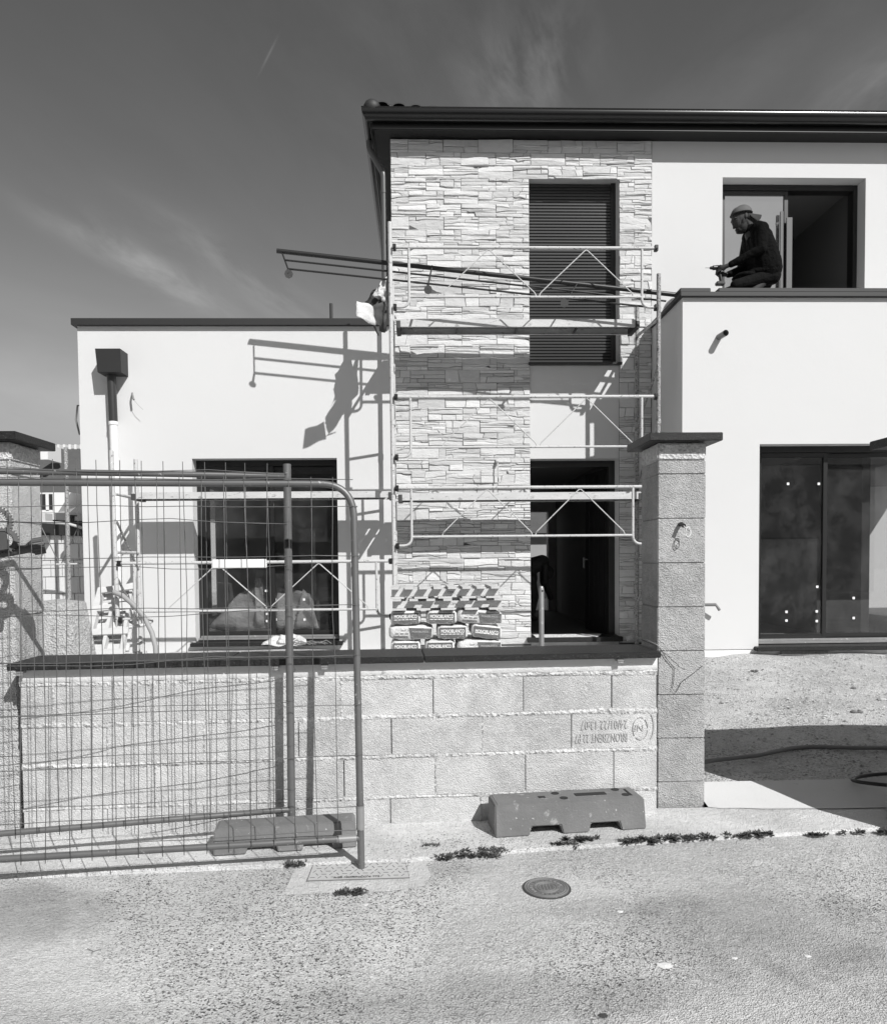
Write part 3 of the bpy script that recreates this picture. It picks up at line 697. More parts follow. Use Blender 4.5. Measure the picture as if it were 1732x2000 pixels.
# the pillar on the far left
lp = Y(20, 900, 3.94); 
pl_ = pillar(lp.x-.28, lp.x+.004, 3.94, 4.24, Y(10, 858, 3.87).z, 'concrete block gate pillar at the left edge, behind the fence and gear of the mixer', .06, bm_=rough_mat('light pillar block', .60, .15, .7, 130, 2., .008, 220, pits=.6, pitsc=90, agd=.7))
text('13:07', .05, (lp.x-.16, 3.9385, Y(5, 1192, 3.94).z), (1, 0, 0), (0, 0, 1), MATS['faded block stamp'], pl_, 'stamp', .0008)
# right gate pillar just outside the frame: its cap and shadow show
gx = Y(1731, 1400, 3.83).x
pr2 = pillar(gx, gx+.28, 3.55, 3.83, Y(1725, 862, 3.6).z, 'block gate pillar at the right edge of the picture, only its cap corner showing', .07)
w = thing('boundary_wall', (3.8, 4.0, 0), 'unseen block wall added beyond the right gate pillar to shade the yard', 'wall')  # stand-in for an unknown caster out of view, added for the yard shadow
q = MB(); q.box(gx+.281, 7, 3.6, 3.8, 0, 1.74); q.build('block', block_m, w); q = MB(); q.box(gx+.281, 7, 3.55, 3.85, 1.74, 1.775); q.build('coping', granite, w)
# thin cable lying over the coping and down the pillar
w = MB(); pts = [Y(*p) for p in ((1252, 1249, 4.2), (1283, 1262, 4.09), (1290, 1268, 4.095), (1300, 1285, 4.098), (1316, 1305, 4.099), (1315, 1330, 4.099), (1312, 1345, 4.097), (1320, 1352, 4.095), (1330, 1332, 4.099), (1352, 1316, 4.099), (1372, 1300, 4.10))]
w.tube(pts, .0018, 5); tag(w.build('cable', blk, smooth='all'), 'thin dark wire trailing from the coping down the face of the right pillar', 'cable')
w = MB(); pts = [Y(*p) for p in ((1262, 1249, 4.15), (1282, 1259, 4.1), (1292, 1265, 4.097), (1330, 1300, 4.098), (1340, 1306, 4.098))]
w.tube(pts, .0012, 5); tag(w.build('cable', wire_w, smooth='all'), 'pale thin cable running diagonally over the face of the right pillar', 'cable')

# ------------------------------------------------------------------ temporary fence panels
def fence(name, foot, u, lean, H, z0, L, rr, label, htop, wires_v, hz, cornered):
    """foot: base of the right upright; u: unit vector to the left along the panel; lean: vector added per metre of height"""
    t = thing('mesh_fence', foot, label, 'fence', 'temporary steel mesh fence panels')
    def P(a, h): return Vector(foot)+Vector(u)*a+Vector(lean)*h+Vector((0, 0, h))
    w = MB()
    if cornered: w.tube(bend([P(L, H), P(0, H), P(0, 0)], .16, 10), rr, 14)
    else:
        w.tube([P(0, 0), P(0, H+.03)], rr*1.2, 14); w.tube([P(L, H-.03), P(0, H-.03)], rr*.9, 14)
    w.tube([P(L, z0), P(0, z0)], rr*.9, 14)
    w.tube([P(L-.02, 0), P(L-.02, H)], rr, 14)
    w.build('frame', galv_f, t, smooth=True)
    w = MB(); a = .1
    rg = random.Random(len(name)+int(L*10)+(5 if cornered else 0))
    while a < L-.03:
        pts = []; b0 = rg.uniform(-.008, .008); b1 = rg.uniform(-.010, .010); yo = -rr-.001
        for k in range(9):
            h = z0-.025+(H+.03-z0+.025)*k/8; q = P(a+(b0 if k < 5 else b1)*math.sin(k*.8+a*9)*.8, h)
            if not cornered or True: q += Vector((0, -rr if True else 0, 0))
            pts.append(q)
        w.tube(pts, .0019, 5); a += .098
    for h in hz:
        n = 14; pts = [P(L*k/n, h+rg.uniform(-.004, .004)+(.01*math.sin(k*1.1+h*7) if not cornered else 0))+Vector((0, -rr-.003, 0)) for k in range(n+1)]
        w.tube(pts, .0019, 5)
    w.build('wire_mesh', wire_m, t, smooth='all')
    for h in hz:
        if h < H-.06:
            w = MB(); c = P(0, h); w.tube([c+Vector((0, 0, -.002)), c+Vector((0, 0, .002))], rr*(1.25 if not cornered else 1.05)+.001, 14); w.build('weld_clip', wire_m, t)
    return t, P
F0 = G(706, 1698, 0); bl = G(0, 1668, .13); br = G(708, 1627, .13)
U1 = (bl-br); U1.z = 0; U1.normalize()
top = Y(690, 945, F0.y+.12); H1 = top.z; lean1 = Vector(((top.x-F0.x)/H1, (top.y-F0.y)/H1, 0))
fence('fence_panel', F0, U1, lean1, H1, .145, 2.6, .0165, 'nearer galvanised mesh fence panel with a rounded top corner, standing on the street', 0, 0,
      [.19+.0]+[.30+.232*i for i in range(7)]+[H1+.018], True)
F1 = G(570, 1594, .13); tp = Y(561, 918, F1.y+.03); H2 = tp.z-F1.z; lean2 = Vector(((tp.x-F1.x)/H2, .03/H2, 0))
U2 = (G(0, 1637, .16)-G(555, 1590, .16)); U2.z = 0; U2.normalize()
f2, P2 = fence('fence_panel', F1, U2, lean2, H2, .035, 2.6, .0165, 'rear galvanised mesh fence panel whose straight post stands in the block foot', 0, 0,
      [.14+.228*i for i in range(7)]+[H2-.02], False)
w = MB(); c = P2(0, H2*.775); w.tube([c, c+Vector((0, 0, .045))], .0207, 14); w.build('black_tape', blk, f2, smooth=True)
w = MB(); br2 = G(700, 1615, .2); c = Vector(F0)+lean1*.24+Vector((0, -.005, .24)); w.tube([c-Vector((0, 0, .055)), c+Vector((0, 0, .055))], .0195, 14)
c2 = Vector(F0)+lean1*.145+U1*.07+Vector((0, 0, .145)); w.tube([c2-U1*.05, c2+U1*.04], .0175, 14)
w.build('repair_sleeve', galv, bpy.data.objects['mesh_fence'], smooth=True)
w = MB(); a, b_ = Y(419, 1101, 3.5), Y(524, 1099, 3.5); w.box(a.x, b_.x, 3.46, 3.475, a.z-.022, a.z+.02)
tag(w.build('blank_label', foam_w, bevel=.003), 'blank white plate fixed on the mesh of the fence in front of the left window', 'plate')

# ------------------------------------------------------------------ block feet for the fence
def foot_block(bl_, br_, dep, h, label):
    ux = (br_-bl_); L = ux.length; ux.normalize(); uy = Vector((-ux.y, ux.x, 0)); z0 = bl_.z
    t = thing('ballast_block', bl_+ux*L/2+uy*dep/2, label, 'fence foot', 'recycled plastic feet for fence panels')
    def P(a, b, z): return bl_+ux*a+uy*b+Vector((0, 0, z))
    prof = [(.0, 0), (.155*L/.7, 0), (.165*L/.7, .045), (.30*L/.7, .045), (.31*L/.7, 0), (.43*L/.7, 0), (.44*L/.7, .045), (.575*L/.7, .045), (.585*L/.7, 0), (L, 0), (L-.004, h-.01), (L-.02, h), (.012, h), (0.0, h-.01)]
    w = MB(); n = len(prof)
    ins = .02
    vs = [P(a, 0, z) for a, z in prof]
    def shear(a, z, bb): return P(a+(.0 if z < h*.5 else 0), bb, z)
    front = [shear(a, z, .0+.02*(z/h)) for a, z in prof]; back = [shear(a, z, dep-.02*(z/h)) for a, z in prof]
    w.add(front+back, [tuple(range(n)), tuple(range(2*n-1, n-1, -1))]+[(i, n+i, n+(i+1) % n, (i+1) % n) for i in range(n)])
    bo = w.build('body', rubber, t, bevel=.005)
    return t, P, L
t, P, L = foot_block(G(968, 1637, .02), G(1262, 1619, .02), .21, .165, 'grey fence foot block lying empty on the pavement against the low wall')
hole_m = mat('dark hole', .02, .9)
for a, b_ in ((.47, .05), (.44, .13), (.89, .05), (.86, .14)):
    w = MB(); w.tube([P(a*L, b_+.015, .1655), P(a*L, b_+.015, .1675)], .021, 18); w.build('socket_hole', hole_m, t)
for (a0, a1, b0, b1) in ((.56, .77, .085, .125), (.31, .355, .085, .11), (.915, .93, .05, .15)):
    w = MB(); w.hexa([P(a0*L, b0, .1655), P(a1*L, b0, .1655), P(a1*L, b1, .1655), P(a0*L, b1, .1655), P(a0*L, b0, .1675), P(a1*L, b0, .1675), P(a1*L, b1, .1675), P(a0*L, b1, .1675)]); w.build('slot', hole_m, t)
foot_block(G(417, 1673, .021), G(697, 1655, .021), .17, .125, 'grey fence foot block under the two fence panels, carrying the rear post')

# ------------------------------------------------------------------ covers in the street
c = G(1067, 1735, 0); t = thing('valve_cover', c, 'small round cast iron cover with concentric rings set in the street', 'manhole cover')
w = MB(); r0 = .098; w.tube([(c.x, c.y, -.01), (c.x, c.y, .004)], r0, 48); w.build('lid', iron, t, smooth=True)
w = MB()
def ringm(mb, c, r, wd, z, h, n=48, arcs=None):
    vs = []; fs = []
    for i in range(n):
        q = 2*math.pi*i/n
        for (rr, zz) in ((r-wd, z), (r-wd, z+h), (r+wd, z+h), (r+wd, z)): vs.append((c.x+rr*math.cos(q), c.y+rr*math.sin(q), zz))
    for i in range(n):
        j = (i+1) % n
        if arcs and (i % arcs) == 0: continue
        for k in range(3): fs.append((i*4+k, j*4+k, j*4+k+1, i*4+k+1))
    mb.add(vs, fs)
for rr in (.092, .082, .052, .046, .036): ringm(w, c, rr, .0015, .004, .0025)
for i in range(-2, 3): w.box(c.x+i*.014-.0012, c.x+i*.014+.0012, c.y-.03, c.y+.03, .004, .0065)
for i in range(22):
    q = 2*math.pi*i/22
    if i % 7 == 0: continue
    p = Vector((c.x+.067*math.cos(q), c.y+.067*math.sin(q), .0052)); e = Vector((math.cos(q), math.sin(q), 0)); f_ = Vector((-e.y, e.x, 0))
    w.obox(p+f_*.003, e*.007, f_*.0012, (0, 0, .0015)); w.obox(p-f_*.003, e*.007, f_*.0012, (0, 0, .0015)); w.obox(p+e*.005*(-1)**i, e*.0012, f_*.004, (0, 0, .0015))
w.build('relief', mat('worn iron', .30, .5, metal=.3), t)
w = MB(); ringm(w, c, .102, .004, .0008, .001); w.build('frame_ring', mat('dark gap', .05, .9), t)
# rectangular chamber cover
q0, q1, q2, q3 = G(600, 1723), G(800, 1717), G(785, 1664), G(621, 1668)
t = thing('chamber_cover', (q0+q2)/2, 'rectangular patterned metal chamber cover under the foot of the nearer fence panel', 'manhole cover')
w = MB(); w.hexa([q+Vector((0, 0, .003)) for q in (q0, q1, q2, q3)]+[q+Vector((0, 0, .007)) for q in (q0, q1, q2, q3)]); w.build('plate', mat('dusty cover plate', .46, .8, var=.12, vscale=9, bump=.3, bscale=90), t)
w = MB(); a_, b_ = (q1-q0), (q3-q0)
for j in range(9):
    for i in range(14):
        cx = q0+a_*((i+.6+(.5 if j % 2 else 0))/14.6)+b_*((j+.9)/9.8); cx.z = .0078
        an = (0, 60, 120)[(i+j*2) % 3]; e = Vector((math.cos(R_(an)), math.sin(R_(an)), 0)); f_ = Vector((-e.y, e.x, 0))
        w.obox(cx, e*.011, f_*.0012, (0, 0, .0009))
w.build('tread_pattern', mat('cover groove', .14, .9), t)
w = MB(); rim = [q0, q1, q2, q3, q0]; w.tube([q+Vector((0, 0, .006)) for q in rim], .0022, 5); w.build('rim', MATS['cover groove'], t)
text('AGS NORINCO 4 112', .022, q0+a_*.25+b_*.04+Vector((0, 0, .0095)), a_, b_, inkd, t, 'cast_lettering', .0004)
# lighter concrete surround
p0 = G(553, 1748); w = MB(); w.add([G(*q, .002) for q in ((553, 1748), (600, 1747), (660, 1743), (760, 1741), (828, 1730), (842, 1710), (832, 1688), (846, 1660), (602, 1655), (575, 1700))], [tuple(range(10))])
tag(w.build('concrete_patch', rough_mat('patch concrete', .68, .26, .7, 150, 1.1, .006, 240, agd=.5)), kind='structure')

# ------------------------------------------------------------------ scaffold
YFs, YBs = 8.29, 8.93
XSC = [-3.405, -.312, 2.693]
sc = thing('scaffold', (-.35, 8.6, .3), 'two bay tube scaffold with steel decks and zigzag guardrails against the stone facade', 'scaffold')
def std(x, y, z1, z0=.36, m_=scaf, dx=0):
    w = MB(); w.tube([(x, y, z0), (x+dx, y, z1)], .0245, 14)
    for z in (1.45, 2.95):
        if z < z1: w.tube([(x, y, z), (x, y, z+.06)], .029, 14)
    w.tube([(x, y, z0-.03), (x, y, z0)], .07, 10)
    return w.build('standard', m_, sc, smooth=True)
std(XSC[0], YFs, Y(222, 880, YFs).z, dx=-.03); std(XSC[1], YFs, Y(763, 434, YFs).z, dx=-.008); std(XSC[2], YFs, Y(1286, 535, YFs).z, m_=scaf_dk)
std(XSC[0]+.0, YBs, Y(267, 897, YBs).z, dx=-.01); std(XSC[1]-.01, YBs, 4.9); std(XSC[2]-.055, YBs, Y(1246, 600, YBs).z, m_=scaf_dk)
# transoms and side braces
for i, x in enumerate(XSC):
    zt_ = [1.55, 2.2] if i == 0 else [2.2, 4.13]
    for z in zt_:
        w = MB(); w.tube([(x, YFs, z), (x-(.055 if i == 2 else 0), YBs, z)], .018, 10); w.build('transom', scaf, sc, smooth=True)
    for z in ([.7, 1.35] if i == 0 else [.9, 2.35, 3.05]):
        w = MB(); w.tube([(x, YFs+.02, z+.55), (x-(.055 if i == 2 else 0), YBs-.02, z)], .014, 8); w.build('side_brace', scaf_dk, sc, smooth=True)
def coupler(x, y, z, s=1):
    w = MB(); w.box(x+s*.022, x+s*.06, y-.03, y+.025, z-.035, z+.03); w.tube([(x+s*.04, y-.05, z-.012), (x+s*.04, y+.04, z-.012)], .009, 8); w.build('coupler', blk, sc, bevel=.006)
def guard(x0, x1, ztop, zbot, zend, y=YFs-.03, m_=scaf, lo=0, hi=0, left_c=True, right_c=True, peaks=2):
    ra, rb = .0185, .014
    w = MB(); w.tube([(x0+.04, y, ztop), (x1-.03, y, ztop)], ra, 12); g_ = w.build('guardrail', m_, sc, smooth=True)
    xa, xb = x0+.2, x1-.2
    for q in ([(xa, y, ztop), (xa, y, zend), (x0+.05, y, zend)], [(xb, y, ztop), (xb, y, zend), (x1-.05, y, zend)]): w = MB(); w.tube(bend(q, .1, 8), .015, 10); w.build('end_loop', m_, g_, smooth=True)
    w = MB(); w.tube([(xa, y, zbot), (xb, y, zbot)], rb, 10); w.build('lower_rail', m_, g_, smooth=True)
    span = (xb-xa)
    for k in range(2):
        c0 = xa+span*(.14+.42*k); c1 = c0+span*.40; mid = (c0+c1)/2
        w = MB(); w.tube(bend([(c0-.01, y, zbot), (c0, y, zbot+.04), (mid, y, ztop-.015), (c1, y, zbot+.04), (c1+.01, y, zbot)], .025, 4), .0065, 6); w.build('zigzag_brace', m_, g_, smooth=True)
    for z in (ztop, zend):
        if left_c: coupler(x0, y, z, 1)
        if right_c: coupler(x1, y, z, -1)
y_ = YFs-.03
guard(XSC[1], XSC[2], Y(1000, 484, y_).z, Y(1000, 580, y_).z, Y(780, 600, y_).z)
guard(XSC[1], XSC[2], Y(1000, 775, y_).z, Y(1000, 873, y_).z, Y(780, 893, y_).z)
guard(XSC[1], XSC[2]-.1, Y(1000, 952, y_).z, Y(1000, 1047, y_).z, Y(780, 1066, y_).z, right_c=False)
guard(XSC[0], XSC[1], Y(500, 1098, y_).z, Y(500, 1192, y_).z, Y(740, 1204, y_).z)
# decks: side channel, perforated underside
def deck(x0, x1, y0, y1, z0, h, name='deck'):
    w = MB(); w.box(x0, x1, y0, y0+.004, z0, z0+h); w.box(x0, x1, y1-.004, y1, z0, z0+h); w.box(x0, x1, y0+.004, y0+.03, z0, z0+.004); w.box(x0, x1, y1-.03, y1-.004, z0, z0+.004)
    d = w.build('deck', deck_m, sc)
    # plate made of strips with holes left between them
    w = MB(); zt = z0+h-.006; xx = x0+.01; yy0, yy1 = y0+.004, y1-.004
    cell = .075; hole = .009; nxx = int((x1-x0-.02)/cell); ny = 4; dy = (yy1-yy0)/ny
    for i in range(nxx):
        a = x0+.01+i*cell
        w.box(a, a+cell-hole, yy0, yy1, zt, zt+.004)
        for j in range(ny):
            b = yy0+j*dy; off = dy*.25 if i % 2 else dy*.55
            w.box(a+cell-hole, a+cell, b, b+off, zt, zt+.004); w.box(a+cell-hole, a+cell, b+off+hole, b+dy, zt, zt+.004)
    w.build('perforated_plate', deck_u, d)
    n = 4
    for i in range(1, n): a = x0+(x1-x0)*i/n; w = MB(); w.box(a-.012, a+.012, y0+.03, y1-.03, z0+.01, z0+.03); w.build('crossbar', deck_u, d)
    for a, b in ((x0-.01, x0+.04), (x1-.04, x1+.01)): w = MB(); w.box(a, b, y0-.006, y1+.006, z0-.012, z0+h*.8); w.build('deck_hook', deck_u, d)
    return d
zu = Y(1000, 638, 8.58).z; deck(XSC[1]+.05, XSC[2]-.14, 8.58, 8.90, zu, .085)
zl = Y(1000, 976, 8.58).z; deck(XSC[1]+.05, XSC[2]-.10, 8.58, 8.90, zl, .085)
zl2 = Y(500, 973, 8.58).z; deck(Y(258, 965, 8.58).x, XSC[1]-.03, 8.58, 8.90, zl2, .075)
# swan-neck hoist arm bits low on the left bay
w = MB(); a = Y(258, 1218, YFs); w.tube(bend([Vector((XSC[0], YFs, a.z)), a+Vector((.1, 0, -.03)), a+Vector((.2, .1, .02)), Y(276, 1205, 8.6)], .05), .02, 10); w.tube(bend([Y(275, 1212, 8.6), Y(275, 1225, 8.6), Y(275, 1256, 8.6)], .02), .024, 10); w.tube([Y(275, 1255, 8.6), Y(275, 1259, 8.6)], .05, 12)
w.build('jack', scaf, sc, smooth=True)
# loose scaffold tube and truss further left
w = MB(); w.tube([Y(129, 874, 9.6), Y(137, 1190, 9.6)], .026, 12); 
t3 = thing('scaffold_tube', (Y(137, 1190, 9.6).x, 9.6, .3), 'paint spotted upright tube with lattice guardrail left of the white wing', 'scaffold')
w.tube([Y(137, 1190, 9.6), Vector((Y(137, 1190, 9.6).x+.02, 9.6, .33))], .026, 12)
w.build('upright', scaf_dk, t3, smooth=True)
w = MB(); w.tube([Y(68, 1018, 9.6), Y(134, 1023, 9.6), Y(162, 1031, 9.6)], .018, 10); w.build('lattice_rail', scaf, t3, smooth=True); w = MB(); w.tube([Y(72, 1103, 9.6), Y(166, 1101, 9.6)], .012, 8); w.build('lattice_rail', scaf, t3, smooth=True)
w = MB()
for a, b_ in (((80, 1026), (114, 1096)), ((80, 1026), (68, 1042)), ((121, 1100), (153, 1030)), ((153, 1030), (170, 1070))): w.tube([Y(a[0], a[1], 9.6), Y(b_[0], b_[1], 9.6)], .0065, 6)
w.build('lattice_brace', wire_m, t3, smooth=True)

# ------------------------------------------------------------------ balustrade laid across the scaffold
A, B_ = Y(541, 490, 8.43), Y(1330, 577, 8.43)
t = thing('balustrade', (A+B_)/2, 'dark metal balustrade with round base plates laid slanting across the top of the scaffold', 'railing')
du = (B_-A).normalized(); L = (B_-A).length
dn = (Y(563, 535, 8.25)-Y(551, 492, 8.43)); dn -= du*dn.dot(du)
w = MB(); w.tube([A, B_], .026, 14); w.build('handrail', blk, t, smooth=True)
m1 = (Y(557, 508, 8.36), Y(1300, 588, 8.36)); m2 = (Y(562, 525, 8.30), Y(1290, 602, 8.30))
for a, b_ in (m1, m2): w = MB(); w.tube([a, b_], .0115, 8); w.build('infill_rod', blk, t, smooth=True)
for (x0, y0, x1, y1, xd, yd) in ((552, 496, 563, 526, 564, 535), (844, 519, 836, 556, 836, 566), (1128, 552, 1104, 590, 1102, 592)):
    w = MB(); w.tube([Y(x0, y0, 8.42), Y(x1, y1, 8.30)], .009, 8); w.tube([Y(x1, y1, 8.30), Y(xd, yd, 8.24)], .014, 8); pp = w.build('post', blk, t, smooth=True)
    c = Y(xd, yd, 8.24); nn = Vector((.15, 1, .25)).normalized()
    w = MB(); w.tube([c-nn*.005, c+nn*.005], .048, 8); w.build('base_plate', mat('grey base plate', .09, .4), pp)

# ------------------------------------------------------------------ torn woven sack hanging from the scaffold
def sheet(mb, pts, th=.004, wob=.012, n=6):
    """bilinear quad patch of four corners with ripples"""
    a, b, c, d = [Vector(p) for p in pts]; nn = (b-a).cross(d-a).normalized(); o = len(mb.v)
    for side in (0, 1):
        for j in range(n+1):
            for i in range(n+1):
                u, v = i/n, j/n; p = (a*(1-u)+b*u)*(1-v)+(d*(1-u)+c*u)*v
                p += nn*(wob*math.sin(u*7+v*3)+wob*.7*math.sin(v*11-u*4)+side*th)
                mb.v.append(tuple(p))
    k = (n+1)**2
    for j in range(n):
        for i in range(n):
            q = o+j*(n+1)+i
            mb.f.append((q, q+1, q+n+2, q+n+1)); q += k; mb.f.append((q+n+1, q+n+2, q+1, q))
    for i in range(n):
        mb.f.append((o+i, o+i+k, o+i+1+k, o+i+1)); e = o+n*(n+1)+i; mb.f.append((e+1, e+1+k, e+k, e))
        l_ = o+i*(n+1); mb.f.append((l_+n+1, l_+n+1+k, l_+k, l_)); r_ = l_+n; mb.f.append((r_, r_+k, r_+n+1+k, r_+n+1))
t = thing('rubble_sack', Y(735, 640, 8.3), 'torn pale woven rubble sack with a dark lining hanging off the upper scaffold corner', 'sack')
w = MB(); sheet(w, [Y(697, 588, 8.05), Y(729, 597, 8.15), Y(734, 635, 8.15), Y(697, 619, 8.0)]); w.build('light_flap', fabric_l, t, smooth='all')
w = MB(); sheet(w, [Y(728, 597, 8.2), Y(756, 586, 8.5), Y(752, 650, 8.5), Y(733, 634, 8.2)], wob=.02)
sheet(w, [Y(727, 596, 8.62), Y(755, 592, 8.56), Y(752, 640, 8.5), Y(731, 634, 8.45)], wob=.02)
sheet(w, [Y(712, 590, 8.55), Y(740, 560, 8.6), Y(752, 592, 8.5), Y(730, 600, 8.3)], wob=.02); sheet(w, [Y(728, 634, 8.16), Y(734, 636, 8.2), Y(740, 656, 8.3), Y(738, 655, 8.3)], wob=.004)
sheet(w, [Y(730, 602, 8.17), Y(756, 562, 8.62), Y(754, 648, 8.62), Y(735, 634, 8.22)], wob=.015)  # extra sheet added to fill out the sack's shadow on the wall
w.build('lining', fabric_d, t, smooth='all')
w = MB(); sheet(w, [Y(728, 576, 8.35), Y(745, 548, 8.4), Y(756, 540, 8.45), Y(752, 592, 8.4)], wob=.022); sheet(w, [Y(741, 560, 8.3), Y(754, 562, 8.35), Y(752, 590, 8.35), Y(739, 578, 8.28)], wob=.02); w.build('upper_flap', fabric_l, t, smooth='all')

# ------------------------------------------------------------------ sacks of render and pallets
def pallet(name, x0, x1, y0, y1, z0, h, label, stamp, tilt=0, nb=8):
    t = thing(name, ((x0+x1)/2, y0, z0), label, 'pallet', 'wooden pallets on the building site')
    w = MB(); L = x1-x0; bwid = .088; tb = .02
    for i in range(nb):
        a = x0+(L-bwid)*i/(nb-1); w = MB(); w.box(a, a+bwid, y0, y1, z0+h-tb, z0+h+jit(.002)); w.build('deck_board', wood, t)
    w = MB()
    for yy in (y0+.085, (y0+y1)/2-.01, y1-.065): w = MB(); w.box(x0+.01, x1-.005, yy, yy+.022, z0+.022, z0+h-tb-.003); w.build('bearer', wood, t)
    w = MB()
    for i in range(5):
        a = x0+.0+(L-.14)*i/4; w = MB(); w.box(a, a+.14, y0+.01, y1, z0+.001, z0+.02); w.build('bottom_board', wood, t)
    text(stamp, .035, (x0+L*.50, y0+.0845, z0+h*.42), (1, 0, 0), (0, 0, 1), inkd, t, 'stamp', .0006)
    return t
bx0, bx1 = Y(763, 1200, 7.5).x, Y(981, 1200, 7.5).x; zt0 = .92
pallet('pallet', bx0+.0, bx1-.03, 7.45, 8.25, zt0+.118, .118, 'topmost wooden pallet on the stack of white sacks', '.. CEN.', 0)
pallet('pallet', bx0+.02, bx1-.0, 7.44, 8.24, zt0+.0, .116, 'wooden pallet lying straight on the white sacks, under another pallet', '.. CEN.', 0, 7)
pallet('pallet', bx0, bx1, 7.45, 8.25, .315, .14, 'wooden base pallet hidden under the stack of white sacks', '.. CEN.', 0)
def sack(x0, x1, y0, y1, z0, z1, kind, label, tilt=0):
    cx, cy = (x0+x1)/2, y0
    t = thing('sack', (cx, cy, z0), label, 'sack', 'sacks of white render mix')
    w = MB(); nx_, nz_ = 14, 8; hx, hz_, D = (x1-x0)/2, (z1-z0)/2, (y1-y0)
    n = 24; secs = []
    ks = [0, .03, .08, .2, .5, .8, .95, 1]
    def se(q, e=.42): c, s_ = math.cos(q), math.sin(q); return math.copysign(abs(c)**e, c), math.copysign(abs(s_)**e, s_)
    for k in ks:
        sc_ = {0: .80, .03: .93, .08: .985, .2: 1, .5: 1.0, .8: 1, .95: .97, 1: .8}[k]
        ring = []
        for i in range(n):
            ex, ez = se(2*math.pi*i/n); ring.append((cx+ex*hx*sc_, y0+D*k, z0+hz_+ez*hz_*sc_*(1-.05*abs(math.sin(i*.5+cx*23)))+tilt*ex*.012+.004*math.sin(i*2.3+cx*30)+.003*math.sin(k*19+i*1.3+cx*50)))
        secs.append(ring)
    for r in secs: w.v += r
    for j in range(len(ks)-1):
        for i in range(n): w.f.append((j*n+i, j*n+(i+1) % n, (j+1)*n+(i+1) % n, (j+1)*n+i))
    w.f.append(tuple(range(n))[::-1]); w.f.append(tuple((len(ks)-1)*n+i for i in range(n)))
    w.build('bag', bag_m, t, smooth='all')
    H = z1-z0
    def fr(a, b_, d): return (a, y0-d, b_+tilt*(a-cx)/hx*.012)
    if kind == 'front':
        w = MB(); w.prism([(x0+.03, z0+H*.10), (x1-.025, z0+H*.08), (x1-.025, z0+H*.84), (x0+.03, z0+H*.83)], -.002, .004, fr); w.build('print_panel', print_m, t)
        text('MONOBLANCO', .0485, (x0+.04, y0-.0048, z0+H*.48), (1, 0, tilt*.06), (0, 0, 1), ink, t, 'lettering', .0006, (x1-x0-.085)/.335*.98, .0012)
        w = MB(); 
        for i in range(6): a = x0+.04+i*(x1-x0-.08)/6; w.prism([(a, z0+H*.36), (a+(x1-x0-.08)/6-.008, z0+H*.36), (a+(x1-x0-.08)/6-.008, z0+H*.41), (a, z0+H*.41)], .004, .0052, fr)
        w.build('small_print', ink, t)
    else:
        xm = x0+(x1-x0)*.50
        w = MB(); w.prism([(xm, z0+H*.10), (x1-.02, z0+H*.16), (x1-.015, z0+H*.80), (xm-.02, z0+H*.84)], -.002, .004, fr); w.build('print_panel', print_m, t)
        text('MONOBLANCO', .026, (xm+.012, y0-.0048, z0+H*.52), (1, 0, tilt*.06), (0, 0, 1), mat('faint lettering', .5, .5), t, 'lettering', .0006, .9)
        text('26.07.26', .026, (x0+.13, y0-.0035, z0+H*.62), (1, 0, 0), (0, 0, 1), mat('grey ink', .25, .6), t, 'lettering', .0006)
        w = MB(); w.prism([(x0+.05, z0+H*.14), (x0+.2, z0+H*.14), (x0+.2, z0+H*.28), (x0+.05, z0+H*.28)], .002, .0035, fr)
        for i in range(3): w.prism([(x0+.07+i*.05, z0+H*.40), (x0+.105+i*.05, z0+H*.40), (x0+.105+i*.05, z0+H*.46), (x0+.07+i*.05, z0+H*.46)], .002, .0035, fr)
        w.build('small_print', print_m, t)
    return t
def XB(px): return Y(px, 1200, 7.5).x
rz = [.456, .612, .766, .918]
for (a, b_, r, k, lb, tl) in (
    (762, 822, 2, 'front', 'top left sack of the stack, with bold lettering on its end', .3), (832, 893, 2, 'front', 'middle sack of the top row of the stack', 0), (893, 982, 2, 'side', 'top right sack of the stack, lying sideways with a pale side', -1),
    (758, 846, 1, 'side', 'left sack of the second row from the top, lying sideways', -.3), (853, 914, 1, 'front', 'middle sack of the second row, with bold lettering', 0), (920, 981, 1, 'front', 'right sack of the second row, with tilted bold lettering', -1.6),
    (762, 821, 0, 'front', 'left sack of the lowest row, half hidden by the coping', 0), (829, 888, 0, 'front', 'middle sack of the lowest row, half hidden by the coping', 0), (892, 980, 0, 'side', 'right sack of the lowest row, lying sideways behind the coping', 0)):
    sack(XB(a), XB(b_), 7.5, 8.05, rz[r], rz[r+1]-.003, k, lb, tl)
w = MB(); random.seed(11)
sheet(w, [(bx0-.01, 7.475, .80), (bx0+.4, 7.47, .93), (bx0+.55, 7.5, 1.0), (bx0+.02, 7.5, 1.0)], wob=.006)
